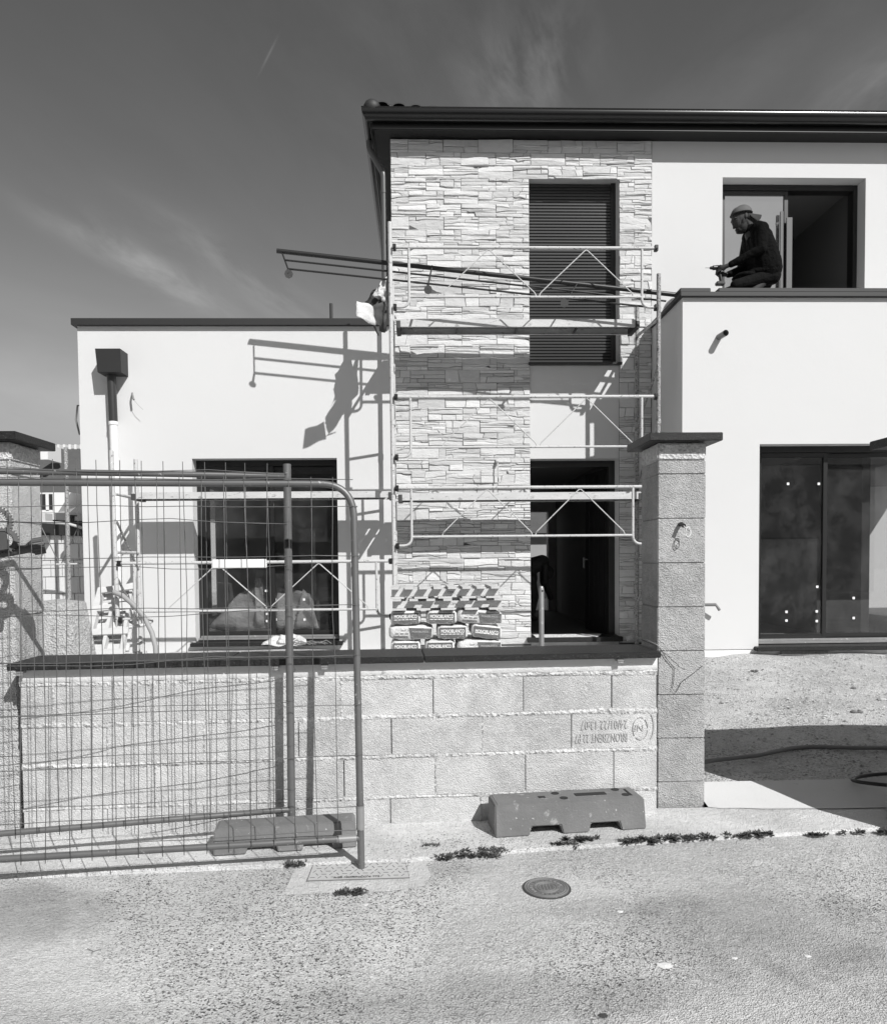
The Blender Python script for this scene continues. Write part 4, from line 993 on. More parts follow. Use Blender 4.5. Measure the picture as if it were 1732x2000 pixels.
# leaning pallet on the left
t = thing('pallet', Y(205, 1268, 8.1), 'wooden pallet leaning on the wall of the left wing behind the scaffold upright', 'pallet', 'wooden pallets on the building site')
bl0, br0, tl0, tr0 = Y(160, 1300, 7.9), Y(245, 1300, 7.85), Y(198, 1156, 8.75), Y(268, 1146, 8.8)
nrm = (br0-bl0).cross(tl0-bl0).normalized()
if nrm.y > 0: nrm = -nrm
def LP(u, v, d=0): return (bl0*(1-u)+br0*u)*(1-v)+(tl0*(1-u)+tr0*u)*v+nrm*d
w = MB()
def lbox(mb, u0, u1, v0, v1, d0, d1): mb.hexa([LP(u0, v0, d1), LP(u1, v0, d1), LP(u1, v0, d0), LP(u0, v0, d0), LP(u0, v1, d1), LP(u1, v1, d1), LP(u1, v1, d0), LP(u0, v1, d0)])
for i in range(7): v = .02+i*.14; w = MB(); lbox(w, -.08, 1.05, v, v+.085, .0, .02); w.build('deck_board', wood, t)
w = MB()
for u0 in (0, .46, .90): w = MB(); lbox(w, u0, u0+.16 if u0 == 0 else u0+.08, 0, .985, .021, .09); w.build('bearer', wood, t)
w = MB()
for v in (.04, .30, .62, .88): w = MB(); lbox(w, .17, 1.05, v, v+.08, .091, .11); w.build('bottom_board', wood, t)
text('TYPE 6NN', .075, LP(.125, .08, .092), (LP(0, 1)-LP(0, 0)), LP(0, 0)-LP(1, 0), inkd, t, 'stamp', .0006, .9)
# curved conduit by the pallet
w = MB(); w.tube([Y(222, 1156, 8.2), Y(240, 1163, 8.18), Y(262, 1182, 8.15), Y(282, 1205, 8.1), (Y(297, 1235, 8.05)), Y(304, 1262, 8.0), Y(306, 1290, 8.0)], .027, 12); tag(w.build('conduit_pipe', mat('grey conduit', .3, .6, var=.1), smooth=True), 'curved grey pipe bending down beside the leaning pallet', 'pipe')
# short post behind the coping
w = MB(); px_ = Y(1057, 1200, 4.6); w.tube([(px_.x, 4.6, .06), (px_.x, 4.6, Y(1057, 1150, 4.6).z), (px_.x, 4.6, Y(1057, 1145, 4.6).z)], [.0165, .0165, .011], 16)
t = tag(w.build('steel_post', galv, smooth=True), 'short capped galvanised post standing behind the coping in front of the doorway', 'post')
w = MB(); c = Y(1059, 1154, 4.585); w.tube([(c.x, 4.5825, c.z), (c.x, 4.586, c.z)], .006, 10); w.build('hole', hole_m, t)
# crumpled rag on the coping
w = MB(); c = G(1234, 1254, .93)
for i in range(9): w.ball((c.x+jit(.022), c.y+jit(.02), .942+random.random()*.02), .018+random.random()*.012, .015, .012, 8, 6)
o = w.build('rag', paper); remesh(o, .004, 1); tag(o, 'crumpled white rag lying on the right end of the coping', 'rag')
# plastic and rubbish on the coping
w = MB(); c = G(545, 1262, .93)
sheet(w, [c+Vector((-.11, .02, .004)), c+Vector((.06, -.0, .006)), c+Vector((.09, .12, .05)), c+Vector((-.04, .14, .055))], .002, .008, 8); sheet(w, [c+Vector((-.02, .03, .01)), c+Vector((.17, 0, .006)), c+Vector((.14, .12, .03)), c+Vector((.0, .12, .06))], .002, .010, 8)
tag(w.build('plastic_wrap', paper, smooth='all'), 'crumpled white packaging lying on the coping under the left window', 'packaging')
w = MB(); c = G(600, 1262, .93)
for i in range(14): a = R_(random.uniform(0, 180)); p = c+Vector((jit(.08), jit(.04), .012)); w.tube([p, p+Vector((math.cos(a)*.06, math.sin(a)*.02, .012+jit(.01))), p+Vector((math.cos(a)*.1, jit(.03), .003))], .003, 5)
tag(w.build('twigs', hose_m), 'tangle of wire offcuts on the coping beside the rear fence post', 'offcuts')
# plastic sheets inside the left room
t = thing('plastic_dust_sheet', Y(480, 1220, 9.8), 'pale draped dust sheet inside the room behind the left window', 'sheet')
w = MB(); sheet(w, [Y(408, 1226, 9.62), Y(524, 1228, 9.6), Y(508, 1148, 9.7), Y(480, 1148, 9.75)], .004, .03, 10); sheet(w, [Y(534, 1228, 9.6), Y(624, 1228, 9.6), Y(606, 1160, 9.7), Y(545, 1146, 9.75)], .004, .035, 10); sheet(w, [Y(500, 1220, 9.58), Y(530, 1225, 9.58), Y(512, 1130, 9.65), Y(498, 1130, 9.66)], .004, .012, 8)
sheet(w, [Y(575, 1228, 9.62), Y(618, 1228, 9.6), Y(612, 1172, 9.64), Y(592, 1150, 9.66)], .004, .02, 8); w.build('film', film, t, smooth='all')

# ------------------------------------------------------------------ concrete mixer at the left edge
t = thing('concrete_mixer', (-2.5, 3.62, 0), 'concrete mixer at the left edge, only its toothed gears and shaft in view', 'concrete mixer')
def gear(mb, c, ax, r, wd, teeth, rh=.6):
    ax = Vector(ax).normalized(); a = ax.orthogonal().normalized(); b_ = ax.cross(a); n = teeth*2
    def ring(rr, d, alt=False): return [c+ax*d+(a*math.cos(2*math.pi*i/n)+b_*math.sin(2*math.pi*i/n))*(rr*(1 if not alt or i % 2 else .9)) for i in range(n)]
    o = len(mb.v)
    pts = []
    for i in range(teeth):
        for k, rr in ((.1, r*.88), (.3, r), (.6, r), (.8, r*.88)):
            q = 2*math.pi*(i+k)/teeth; pts.append(a*math.cos(q)*rr+b_*math.sin(q)*rr)
    m_ = len(pts); f_ = [c+p-ax*wd/2 for p in pts]; bk = [c+p+ax*wd/2 for p in pts]; inn = [c+p*rh-ax*wd/2 for p in pts]; inb = [c+p*rh+ax*wd/2 for p in pts]
    mb.add(f_+bk+inn+inb, [(i, (i+1) % m_, m_+(i+1) % m_, m_+i) for i in range(m_)]+[(i, 2*m_+i, 2*m_+(i+1) % m_, (i+1) % m_) for i in range(m_)]+[(m_+i, m_+(i+1) % m_, 3*m_+(i+1) % m_, 3*m_+i) for i in range(m_)]+[(2*m_+i, 3*m_+i, 3*m_+(i+1) % m_, 2*m_+(i+1) % m_) for i in range(m_)])
w = MB(); ax = Vector((.93, -.25, .25)); c = Y(-12, 1020, 3.62); gear(w, c, Vector((.5, -.8, .1)), .085, .03, 34, .75); w.build('ring_gear', mix_m, t, smooth=True)
w = MB(); c = Y(10, 1055, 3.6); gear(w, c, Vector((.5, -.8, .1)), .062, .03, 26, .6); w.build('idler_gear', mix_m, t, smooth=True)
a, b_ = Y(-60, 1092, 3.55), Y(58, 1071, 3.66); w = MB(); w.tube([a, b_], .022, 18); w.build('shaft', mix_m, t, smooth=True)
dd = (b_-a).normalized(); w = MB(); c = Y(72, 1067, 3.67); w.tube([b_-dd*.01, c-dd*.015], [.022, .034], 18); gear(w, c+dd*.01, dd, .042, .05, 12, .3); w.tube([c-dd*.02, c+dd*.03], .034, 18); w.build('pinion', mix_m, t, smooth=True)
w = MB(); a = Y(-6, 1040, 3.56); w.hexa([Y(-30, 1082, 3.5), Y(20, 1073, 3.52), Y(20, 1073, 3.57), Y(-30, 1082, 3.56), Y(-30, 1038, 3.5), Y(13, 1037, 3.52), Y(13, 1037, 3.57), Y(-30, 1038, 3.56)]); w.build('gear_housing', mix_m, t, bevel=.004)
w = MB(); w.ball((-3.15, 3.30, 1.25), .36, .33, .38, 24, 14); w.build('drum', mix_m, t, smooth='all')
w = MB(); w.tube([(-2.75, 3.5, 1.4), (-2.8, 3.45, .0)], .025, 10); w.tube([(-2.75, 3.6, 1.4), (-2.85, 3.75, .0)], .025, 10); w.tube([(-3.2, 3.3, 1.1), (-3.2, 3.3, .0)], .025, 10); w.build('stand', mix_m, t, smooth=True)

# ------------------------------------------------------------------ hoses in the yard
w = MB(); w.tube([G(1340, 1500, .10)+Vector((0, 0, .02)), G(1400, 1490, .1)+Vector((0, 0, .02)), G(1480, 1481, .1)+Vector((0, 0, .02)), G(1545, 1467, .1)+Vector((0, 0, .02)), G(1580, 1464, .1)+Vector((0, 0, .02)), G(1660, 1466, .1)+Vector((0, 0, .02)), G(1760, 1466, .1)+Vector((0, 0, .02))], .0145, 12)
tag(w.build('hose', mat('yellowish hose', .16, .5), smooth='all'), 'long pale hose lying across the yard behind the gate threshold', 'hose')
w = MB(); c = G(1745, 1530, .09)+Vector((0, 0, .02)); w.tube([c+Vector((.24*math.cos(q), .12*math.sin(q), .006*math.sin(2*q))) for q in np.linspace(0, 2*math.pi, 40)], .011, 12)
tag(w.build('hose', mat('black hose', .03, .4), smooth='all'), 'coiled black hose loop on the threshold at the right edge', 'hose')

# ------------------------------------------------------------------ weeds, stones, splashes
random.seed(5)
def weed(px, py, s, tall, label):
    c = G(px, py, .01); w = MB()
    cs = [(random.gauss(0, .06*s), random.gauss(0, .010*s), random.uniform(.4, 1)) for _ in range(11)]
    for i in range(int(460*s)):
        q = random.choice(cs); a = random.uniform(0, 2*math.pi); r = .02*q[2]*math.sqrt(random.random()); b0 = c+Vector((q[0]+math.cos(a)*r, q[1]+math.sin(a)*r*.8, 0)); l = random.uniform(.008, .028)*(.6+.4*tall); an = random.uniform(0, 6.28)
        d = Vector((math.cos(an), math.sin(an), random.uniform(-.2, .9))).normalized()*l; sd = Vector((-math.sin(an), math.cos(an), jit(.4)))*l*.22; z0 = Vector((0, 0, random.random()*.022*tall*q[2]*(1-r/.03)))
        w.add([b0+z0, b0+z0+d*.5+sd, b0+z0+d, b0+z0+d*.5-sd], [(0, 1, 2, 3)])
    tag(w.build('weed', weed_m, recalc=False), label, 'weed', 'weeds growing along the pavement edge')
for a in ((912, 1672, 1.2, .9, 'long dry weed patch below the left end of the loose fence foot'), (968, 1663, 1., .9, 'weed patch in the joint just right of the longest weed patch'), (1106, 1652, .7, 1., 'small weed below the middle of the loose fence foot'), (1143, 1643, .9, 1.6, 'tallest dark weed tuft under the right part of the loose fence foot'),
          (1245, 1646, .8, 1.1, 'weed tuft right of the loose fence foot'), (1283, 1643, 1.1, 1.3, 'bushy weed tuft left of the gate pillar foot'), (1330, 1640, .8, 1., 'low weed below the gate pillar'), (1374, 1636, .7, .9, 'low weed in front of the right corner of the gate pillar'),
          (1440, 1634, .8, .8, 'weed at the pavement edge in front of the gate opening'), (1481, 1632, .9, 1., 'weed on the edge below the pale threshold slab'), (1600, 1632, .6, .6, 'sparse weed near the right end of the pavement edge'), (1720, 1627, .8, .9, 'weed at the right edge of the picture'),
          (692, 1744, .5, .9, 'small weed under the chamber cover'), (570, 1690, .4, .8, 'tiny weed left of the chamber cover'), (848, 1655, .5, .7, 'dry weed at the left end of the pavement edge'), (868, 1676, .5, .6, 'dry tuft beside the left end of the pavement edge')): weed(*a)
def pebbles(name, n, gen, m_, lo, hi, lab, cat):
    w = MB()
    for i in range(n):
        c = gen(); s = random.uniform(lo, hi); a = random.random()*6
        ex, ey = Vector((math.cos(a), math.sin(a), 0))*s, Vector((-math.sin(a), math.cos(a), 0))*s*random.uniform(.5, .9); ez = Vector((0, 0, s*random.uniform(.3, .6)))
        w.add([c+ex, c+ey+ez*.3, c-ex*.9, c-ey-ez*.1, c+ez+ex*.2], [(0, 1, 4), (1, 2, 4), (2, 3, 4), (3, 0, 4)])
    tag(w.build(name, m_, recalc=False), lab, cat, kind='stuff')
def g1():
    x = random.uniform(-2.2, 3.2); y = random.uniform(2.0, 3.75); return Vector((x, y, .001 if y < 3.4 else .02))
pebbles('grit', 1500, g1, mat('grit', .3, .9, island=.6), .0015, .005, 'loose grit scattered over the street and pavement', 'grit')
def g2():
    x = random.gauss(.15, .22); y = random.gauss(3.62, .1); return Vector((x, y, .02))
pebbles('gravel', 700, g2, mat('gravel', .36, .9, island=.5), .002, .007, 'loose gravel and crumbs at the pavement by the wall foot', 'gravel')
def g3():
    x = random.uniform(1.3, 5.6); y = random.uniform(4.45, 8.0); return Vector((x, y, yz(x, y)+.004))
pebbles('rubble', 2600, g3, mat('rubble', .42, .9, island=.55), .004, .02, 'small stones and clods strewn over the sunlit yard', 'rubble')
def g4():
    u = random.uniform(0, ULEN); p = wl(u, .02+abs(random.gauss(0, .03)), .02); return p
pebbles('mortar_crumbs', 900, g4, mat('crumbs', .55, .9, island=.25), .002, .007, 'mortar crumbs along the foot of the block wall', 'crumbs')
def splat(px, py, r, m_, label, cat='splash'):
    c = G(px, py, .0); w = MB(); n = 30; ph = random.random()*6
    rr = [r*(.75+.3*random.random()) for _ in range(n)]
    w.add([c+Vector((0, 0, .0035))]+[c+Vector((math.cos(2*math.pi*i/n)*rr[i], math.sin(2*math.pi*i/n)*rr[i]*.8, .0012)) for i in range(n)], [(0, 1+i, 1+(i+1) % n) for i in range(n)])
    for k in range(10):
        a = random.random()*6.28; d = r*random.uniform(1, 1.7); q = c+Vector((math.cos(a)*d, math.sin(a)*d*.8, .002)); s = r*random.uniform(.05, .16)
        w.add([q+Vector((s*math.cos(j), s*math.sin(j), 0)) for j in (0, 1.2, 2.4, 3.7, 5)], [(0, 1, 2, 3, 4)])
    tag(w.build('splash', m_, smooth=False), label, cat, 'splashes on the street')
pw = mat('white plaster splash', .74, .9, bump=.4, bscale=90)
for a in ((1298, 1886, .03, pw, 'largest white plaster splash on the street, lower right'), (1211, 1781, .014, pw, 'white splash to the right of the round iron cover'), (1434, 1872, .013, pw, 'white splash right of the largest splash'), (1577, 1868, .013, pw, 'white splash near the right edge of the street'),
          (412, 1855, .012, pw, 'white splash in the left half of the street'), (515, 1829, .009, pw, 'small white splash up and right of the left splash'), (715, 1768, .011, pw, 'white splash below the chamber cover'), (1177, 1984, .018, inkd, 'dark oil spot at the bottom edge of the street')): splat(*a)
w = MB(); c = G(183, 1858, .003)
for i in range(3): w.tube([c, c+Vector((.03*math.cos(i*2.2+.4), .02*math.sin(i*2.2+.4), .006))], .0015, 5)
tag(w.build('twig', hose_m), 'tiny forked twig lying on the left of the street', 'twig')
for (px, py, s_, lb) in ((1673, 1392, .05, 'dark clod lying in the yard near the right edge'), (1722, 1368, .06, 'clod at the right edge of the yard'), (1475, 1311, .04, 'flat dark stone in the pale yard by the heap'), (1665, 1345, .035, 'pale stone in the yard above the dark clod')):
    v = ray(px, py); c = Y(px, py, 5.8); z = yz(c.x, 5.8)
    for _ in range(4): c = G(px, py, yz(c.x, c.y))
    w = MB()
    for i in range(5): w.ball((c.x+jit(s_*.7), c.y+jit(s_*.4), c.z+s_*.15), s_*random.uniform(.3, .6), s_*.35, s_*random.uniform(.2, .35), 7, 5)
    tag(w.build('clod', rubber if 'dark' in lb else yard_m), lb, 'stone', 'clods in the yard')

# ------------------------------------------------------------------ neighbour plot on the left, and beyond the hall
t = thing('neighbour_house', Y(110, 1000, 26), 'neighbouring house with tiled roof and dormer window behind the left pillar', 'house')
xa, xb, ze, zr_ = Y(20, 1012, 26).x-7, Y(400, 1012, 26).x, Y(110, 1012, 26).z, Y(110, 877, 30).z; w = MB(); w.hexa([(xa, 26, ze), (xb, 26, ze), (xb, 34, ze), (xa, 34, ze), (xa, 29.9, zr_), (xb, 29.9, zr_), (xb, 30.1, zr_), (xa, 30.1, zr_)]); w.build('roof', neigh_t, t)
w = MB(); a, b_ = Y(40, 1013, 26.3), Y(400, 1013, 26.3); w.box(a.x, b_.x, 26.3, 30, .3, a.z); w.build('wall', neigh_w, t)
w = MB(); n = 30
for i in range(n): p = Y(85+i*11, 877, 30); w.box(p.x-.04, p.x+.05, 29.85, 30.15, zr_-.03, zr_+.16)
w.build('ridge_tile', neigh_w, t)
a, b_ = Y(63, 893, 27), Y(78, 893, 27); w = MB(); w.box(a.x, b_.x, 27.6, 28.6, a.z, Y(70, 868, 27).z+.1); w.build('chimney', neigh_w, t)
a, b_ = Y(66, 1001, 25.6), Y(114, 1001, 25.6); w = MB(); zt = Y(90, 962, 25.6).z
w.hexa([(a.x, 25.6, a.z), (b_.x, 25.6, a.z), (b_.x+.2, 28, a.z), (a.x, 28, a.z), (a.x, 25.6, zt), (b_.x+.45, 25.6, zt), (b_.x+.45, 28, zt), (a.x, 28, zt)]); dm = w.build('dormer', neigh_w, t)
c0, c1 = Y(79, 998, 25.58), Y(103, 965, 25.58); w = MB(); w.box(c0.x, c1.x, 25.57, 25.59, c0.z, c1.z); w.build('window', mat('dark opening', .02, .5), dm)
w = MB(); m0 = Y(93, 980, 25.55); w.box(m0.x-.05, m0.x+.05, 25.54, 25.565, c0.z, c1.z); w.box(c0.x, c1.x, 25.54, 25.565, c0.z-.05, c0.z+.03); w.build('window_frame', neigh_w, dm)
t = thing('neighbour_wall', Y(115, 1100, 10.5), 'grey block outbuilding wall with white panel left of the white wing', 'wall')
w = MB(); a, b_ = Y(30, 1034, 10.5), Y(210, 1034, 10.5)
for r in range(7):
    for i in range(9):
        L = (b_.x-a.x)/8; x = a.x+L*(i-(.5 if r % 2 else 0)); w.box(x+.006, x+L-.006, 10.5, 10.7, .3+r*.235+.006, .3+(r+1)*.235-.006)
w.build('block', mat('light grey block', .62, .9, var=.05, island=.05, bump=.3, bscale=40), t)
w = MB(); w.box(a.x, b_.x, 10.53, 10.68, .3, .3+7*.235); w.build('mortar', mat('pale joint', .55, .9), t)
w = MB(); z = Y(100, 1043, 10.4).z; w.hexa([(a.x, 10.44, z), (b_.x, 10.44, z-.04), (b_.x, 10.75, z-.04), (a.x, 10.75, z), (a.x, 10.44, Y(100, 1024, 12.2).z), (b_.x, 10.44, Y(150, 1031, 12.2).z), (b_.x, 10.75, Y(150, 1031, 12.2).z), (a.x, 10.75, Y(100, 1024, 12.2).z)]); w.build('dark_eave', alu_matt, t)
w = MB(); p0, p1 = Y(60, 1002, 11.2), Y(200, 1022, 11.2); w.box(p0.x, p1.x+.3, 11.2, 11.4, 1.9, p0.z); w.build('white_panel', neigh_w, t)
w = MB(); p0, p1 = Y(66, 1014, 10.1), Y(96, 1003, 10.1); w.box(p0.x, p1.x, 10.0, 10.2, p0.z-.03, p1.z); w.build('timber_beam', wood, t)
t = tag(MB().tube([Y(141, 1008, 10), Y(141, 1020, 10)], .035, 10).tube([Y(141, 1006, 10), Y(141, 1008, 10)], .07, 10).build('vent_cowl', pvc_d, smooth=True), 'small dark vent cowl on the outbuilding left of the white wing', 'vent')
a, b_, c_, d_ = Y(76, 1300, 6.6), Y(152, 1300, 6.6), Y(135, 1178, 6.6), Y(74, 1174, 6.6)
w = MB(); w.hexa([a, b_, b_+Vector((.03, .35, 0)), a+Vector((0, .4, 0)), d_, c_, c_+Vector((.02, .3, 0)), d_+Vector((0, .4, 0))]); w.add([a, b_, Vector((b_.x, b_.y, .25)), Vector((a.x, a.y, .25))], [(0, 1, 2, 3)])
tag(w.build('concrete_slab', rough_mat('weathered concrete', .50, .22, .66, 60, 3, .01, 90), bevel=.01), 'tapered weathered concrete slab standing behind the left end of the coping', 'slab')
t = thing('waste_bin', Y(160, 1290, 8.6), 'dark container filled with offcuts between the concrete slab and the white wing', 'container')
w = MB(); a = Y(146, 1216, 8.6); w.box(a.x, -4.2, 8.4, 9.0, .33, a.z); w.build('body', alu_matt, t, bevel=.01)
w = MB()
for i in range(7): p = Y(140+i*5, 1208-i, 8.35); w.obox(p, (.12, .02*i, .02), (0, .05, 0), (0, 0, .012))
w.build('offcut', wood, t)
# beyond the hall's rear opening
t = thing('rear_outbuilding', (1.8, 20, .3), 'tiled outbuilding seen through the hall and its rear opening', 'building')
zr = Y(1050, 1042, 20).z
w = MB(); w.box(-.5, 5, 20, 21, .3, zr); w.build('wall', mat('grey outbuilding wall', .32, .9, var=.08), t)
w = MB(); w.hexa([(-.6, 19.7, zr), (5.1, 19.7, zr), (5.1, 23.5, zr), (-.6, 23.5, zr), (-.6, 22.5, zr+1.3), (5.1, 22.5, zr+1.3), (5.1, 22.7, zr+1.3), (-.6, 22.7, zr+1.3)]); w.build('roof', neigh_t, t)

# ------------------------------------------------------------------ opposite side of the street, behind the camera (seen in the glass)
t = thing('opposite_house', (0, -12, 0), 'house across the street, seen only as a dark reflection in the window glass', 'house')
w = MB(); wall(w, -16, 18, 0, 5.0, -12, -.3, [(-6, -4.6, 1, 2.4), (-1.5, -.1, 1, 2.4), (3, 4, 0, 2.2), (7, 8.6, 1, 2.4)]); w.box(-16, 18, -20, -12.35, 0, 4.9); w.build('wall', opp_w, t, recalc=False)
w = MB(); w.hexa([(-16.4, -11.6, 5), (18.4, -11.6, 5), (18.4, -20.4, 5), (-16.4, -20.4, 5), (-16.4, -15.8, 7.4), (18.4, -15.8, 7.4), (18.4, -16.2, 7.4), (-16.4, -16.2, 7.4)]); w.build('roof', neigh_t, t)
# ------------------------------------------------------------------ the worker kneeling on the terrace parapet
YP = 8.42
def Zz(zx, z, dy=0): q = Z(zx, 1500, dy); return Vector((q.x, q.y, z))
def Z(zx, zy, dy=0): 
    p = Y(1370+zx/9.116, 380+zy/9.116, YP); return Vector((p.x, YP+dy, p.z))
def limb(mb, pts, n=12):
    """pts: (point, radius) joints of a tapered limb"""
    for i in range(len(pts)-1):
        (a, ra), (b_, rb) = pts[i], pts[i+1]; k = max(2, int((b_-a).length/(min(ra, rb)*.6)))
        mb.tube([a+(b_-a)*j/k for j in range(k+1)], [ra+(rb-ra)*j/k for j in range(k+1)], n)
    for p, r in pts: mb.ball(p, r, r, r, 12, 8)
person = thing('person', Zz(1000, 4.2), 'bearded man in backward cap and dark sweatshirt kneeling at the terrace edge with a drill', 'person')
w = MB()
w.ball(Z(690, 420), .100, .076, .105, 20, 14); w.ball(Z(640, 450), .072, .066, .10, 16, 12)
limb(w, [(Z(655, 500), .062), (Z(690, 620), .045)]); limb(w, [(Z(790, 470), .062), (Z(890, 660), .066)])
limb(w, [(Z(568, 500), .012), (Z(575, 585), .017)]); w.ball(Z(570, 600), .013, .013, .010)
w.ball(Z(618, 640), .014, .022, .009); w.ball(Z(640, 672), .02, .025, .018); w.ball(Z(560, 455), .02, .06, .018)
w.ball(Z(735, 425, -.078), .020, .012, .032); w.ball(Z(735, 425, .078), .020, .012, .032)
limb(w, [(Z(900, 700), .085), (Z(1000, 900), .11), (Z(1100, 1200), .12), (Z(1160, 1400), .11)])
for s in (-1, 1):
    sh_ = Z(930, 720, s*.17)
    if s < 0: el, wr, ha = Z(900, 1120, -.20), Z(440, 1300, -.07), Z(345, 1330, -.045)
    else: el, wr, ha = Z(820, 1230, .16), Z(470, 1390, .06), Z(370, 1400, .03)
    limb(w, [(sh_, .045), (el, .035), (wr, .024), (ha, .026)]); w.ball(ha, .040, .022, .034)
    hx = Z(330, 1340, 0)
    for k in range(4):
        o = Vector((0, 0, .026-.019*k)); b0 = ha+Vector((-.028, 0, 0))+o*1.0
        limb(w, [(b0, .0095), (Z(285-k*6, 1345, s*.032)+o*1.05, .0088), (Z(262+k*3, 1350, s*.010)+o*1.1+Vector((0, 0, -.004*k)), .0078), (Z(275, 1352, -s*.008)+o*1.1, .007)], 8)
    limb(w, [(ha+Vector((0, 0, .02)), .0115), (Z(315, 1290, s*.028), .0105), (Z(262, 1275, s*.014), .0085)], 8)
    limb(w, [(Z(1170, 1480, s*.10), .05), (Zz(540, 4.27, s*.12), .035), (Zz(1180, 4.25, s*.11), .03)])
body = w.build('body', skin_m, person); remesh(body, .0045, 3)
w = MB()
for s in (-1, 0, 1):
    limb(w, [(Z(925, 690, s*.11), .088 if s else .095), (Z(985, 840, s*.10), .125), (Z(1050, 1060, s*.09), .145), (Z(1105, 1270, s*.08), .155), (Z(1125, 1370, s*.07), .155)]); w.ball(Z(1060, 1430), .20, .19, .075, 20, 12); w.ball(Z(760, 1480), .14, .15, .05, 16, 10)
limb(w, [(Z(850, 610), .072), (Z(930, 690), .09)])
for s in (-1, 1):
    sh_ = Z(945, 730, s*.17); el, wr = (Z(905, 1110, -.21), Z(470, 1290, -.08)) if s < 0 else (Z(820, 1240, .17), Z(520, 1380, .07))
    limb(w, [(sh_, .078), (el, .056), (wr, .038)])
for i in range(16):
    a = random.random(); p = Z(1000+120*a+jit(130), 800+560*a, -.13-jit(.02)); w.ball(p, .05, .02, .010)
for i in range(5): t_ = .2+.15*i; p = Z(905-435*t_, 1110+180*t_, -.21+.13*t_); w.ball(p, .018, .05, .05)
sw = w.build('sweatshirt', shirt_m, body); remesh(sw, .007, 3)
w = MB()
for s in (-1, 1):
    limb(w, [(Z(1180, 1500, s*.09), .10), (Z(840, 1600, s*.10), .078), (Z(520, 1680, s*.12), .06)]); limb(w, [(Zz(520, 4.27, s*.12), .055), (Zz(1000, 4.255, s*.11), .052), (Zz(1250, 4.25, s*.11), .04)])
tr_ = w.build('trousers', jeans_m, body); remesh(tr_, .007, 3)
w = MB()
for s in (-1, 1):
    limb(w, [(Zz(1240, 4.25, s*.13), .045), (Zz(1330, 4.27, s*.13), .04)])
    w.build('shoe', blk, body, smooth='all'); w = MB()
cc_ = Z(700, 352)
nr, na = 10, 28
for j in range(nr+1):
    el_ = (math.pi/2)*j/nr
    for i in range(na):
        q = 2*math.pi*i/na; x = .120*math.cos(q)*math.cos(el_); z = .098*math.sin(el_)*(1+.04*math.cos(q))
        w.v.append(tuple(cc_+Vector((x, .100*math.sin(q)*math.cos(el_)+.0015*math.sin(6*q), z+x*.10+(.0025*math.sin(q*3+j) if 0 < j < nr else 0)))))
for j in range(nr):
    for i in range(na): w.f.append((j*na+i, j*na+(i+1) % na, (j+1)*na+(i+1) % na, (j+1)*na+i))
w.f.append(tuple(range(na))[::-1])
cp_ = w.build('cap', cap_m, body, smooth=True)
w = MB(); w.tube([cc_+Vector((.121*math.cos(2*math.pi*i/na), .101*math.sin(2*math.pi*i/na), .121*math.cos(2*math.pi*i/na)*.10-.002)) for i in range(na+1)], .005, 6); w.ball(cc_+Vector((0, 0, .099)), .008, .008, .005, 8, 6); w.build('cap_band', hair_m, cp_, smooth='all')
w = MB()
pr2_ = [(800, 300), (900, 318), (1022, 348), (1030, 375), (985, 440), (915, 462), (880, 440), (850, 395), (820, 350)]
cen = Z(900, 380)
n = 10
for j in range(n+1):
    s = -1+2*j/n; sx = math.sqrt(max(0, 1-s*s*.96)); 
    a = Z(805, 335+95*s*s, s*.088); b_ = Z(815+235*(.45+.55*sx), 345+20*sx+70*(1-sx)+125*abs(s)**2, s*.088)
    w.v += [tuple(a), tuple(b_), tuple(a+Vector((0, 0, -.006))), tuple(b_+Vector((-.002, 0, -.006)))]
for j in range(n): q = j*4; w.f += [(q, q+4, q+5, q+1), (q+2, q+3, q+7, q+6), (q+1, q+5, q+7, q+3)]
w.build('visor', mat('shade toned visor', .02, .8), cp_, smooth='all')  # underside shade is put into the colour of the whole visor
w = MB(); w.ball(Z(790, 425), .060, .080, .055, 16, 10); w.ball(Z(712, 580), .062, .071, .075, 16, 10); w.ball(Z(672, 650), .036, .05, .030, 12, 8); w.ball(Z(640, 630), .02, .045, .03); w.ball(Z(700, 500, -.05), .026, .028, .055); w.ball(Z(700, 500, .05), .026, .028, .055); w.ball(Z(612, 625), .012, .03, .008)
be = w.build('beard', hair_m, body); remesh(be, .004, 2)
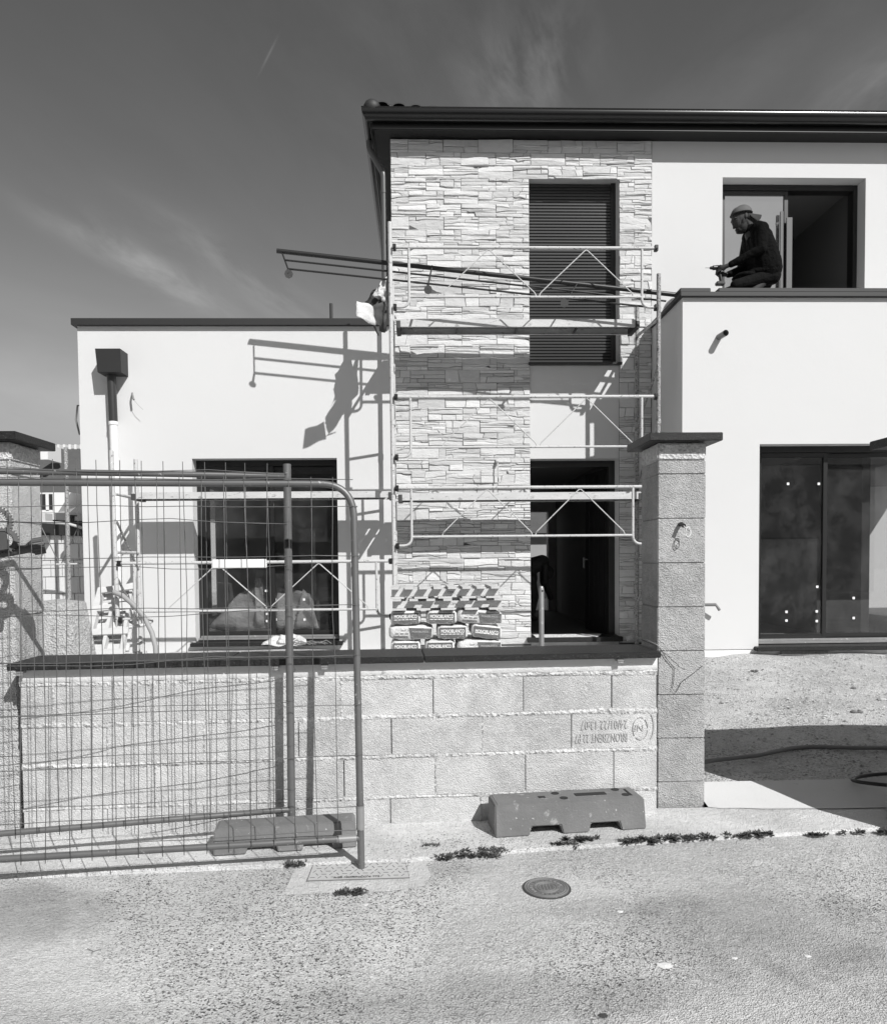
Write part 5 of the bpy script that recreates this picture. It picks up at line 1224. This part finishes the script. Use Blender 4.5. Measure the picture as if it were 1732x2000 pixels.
w = MB(); w.ball(Z(578, 490, -.050), .008, .007, .005, 8, 6); w.ball(Z(578, 490, .050), .008, .007, .005, 8, 6); w.build('eyes', blk, body, smooth='all')
w = MB(); w.ball(Z(565, 462, -.045), .014, .022, .005, 8, 6); w.ball(Z(565, 462, .045), .014, .022, .005, 8, 6); w.build('eyebrows', hair_m, body, smooth='all')
dl = thing('cordless_drill', Z(350, 1600), 'small cordless drill held in both hands by the kneeling man', 'drill')
w = MB(); w.tube([Z(370, 1290), Z(350, 1296), Z(200, 1305), Z(190, 1305)], [.018, .026, .026, .02], 16); w.build('housing', blk, dl, smooth=True)
w = MB(); w.tube([Z(195, 1305), Z(150, 1307), Z(140, 1307)], [.020, .016, .008], 14); w.build('chuck', alu, dl, smooth=True)
w = MB(); w.tube([Z(145, 1307), Z(60, 1304)], .003, 6); w.build('bit', galv, dl)
w = MB(); w.tube([Z(300, 1330), Z(350, 1570)], [.019, .022], 12); w.build('grip', blk, dl, smooth=True)
a = Z(330, 1585); w = MB(); w.box(a.x-.052, a.x+.045, a.y-.035, a.y+.035, a.z-.02, a.z+.02); w.build('battery', blk, dl, bevel=.008)

# a worker bending down in the hall, dark against the rear opening
wk = thing('person', Y(1045, 1215, 12.6), 'dark silhouette of a worker bending down inside the open entrance hall', 'person')
def H_(px, py, dy=0): p = Y(px, py, 12.6); return Vector((p.x, 12.6+dy, p.z))
w = MB()
limb(w, [(H_(1040, 1105), .15), (H_(1058, 1098), .13), (H_(1066, 1108), .07)]); limb(w, [(H_(1030, 1112), .15), (H_(1034, 1130), .14)]); w.ball(H_(1072, 1118), .085, .08, .11)
for s in (-1, 1):
    limb(w, [(H_(1034, 1130, s*.1), .10), (H_(1042, 1165, s*.12), .07), (H_(1036, 1204, s*.12), .045), (H_(1042, 1207, s*.12-.1), .04)])
    limb(w, [(H_(1062, 1106, s*.16), .055), (H_(1062, 1138, s*.18), .045), (H_(1072, 1160, s*.1), .035), (H_(1074, 1168, s*.1), .035)])
b2 = w.build('body', mat('dusty work clothes', .22, .9, bump2=(.8, 10)), wk); remesh(b2, .014, 4)
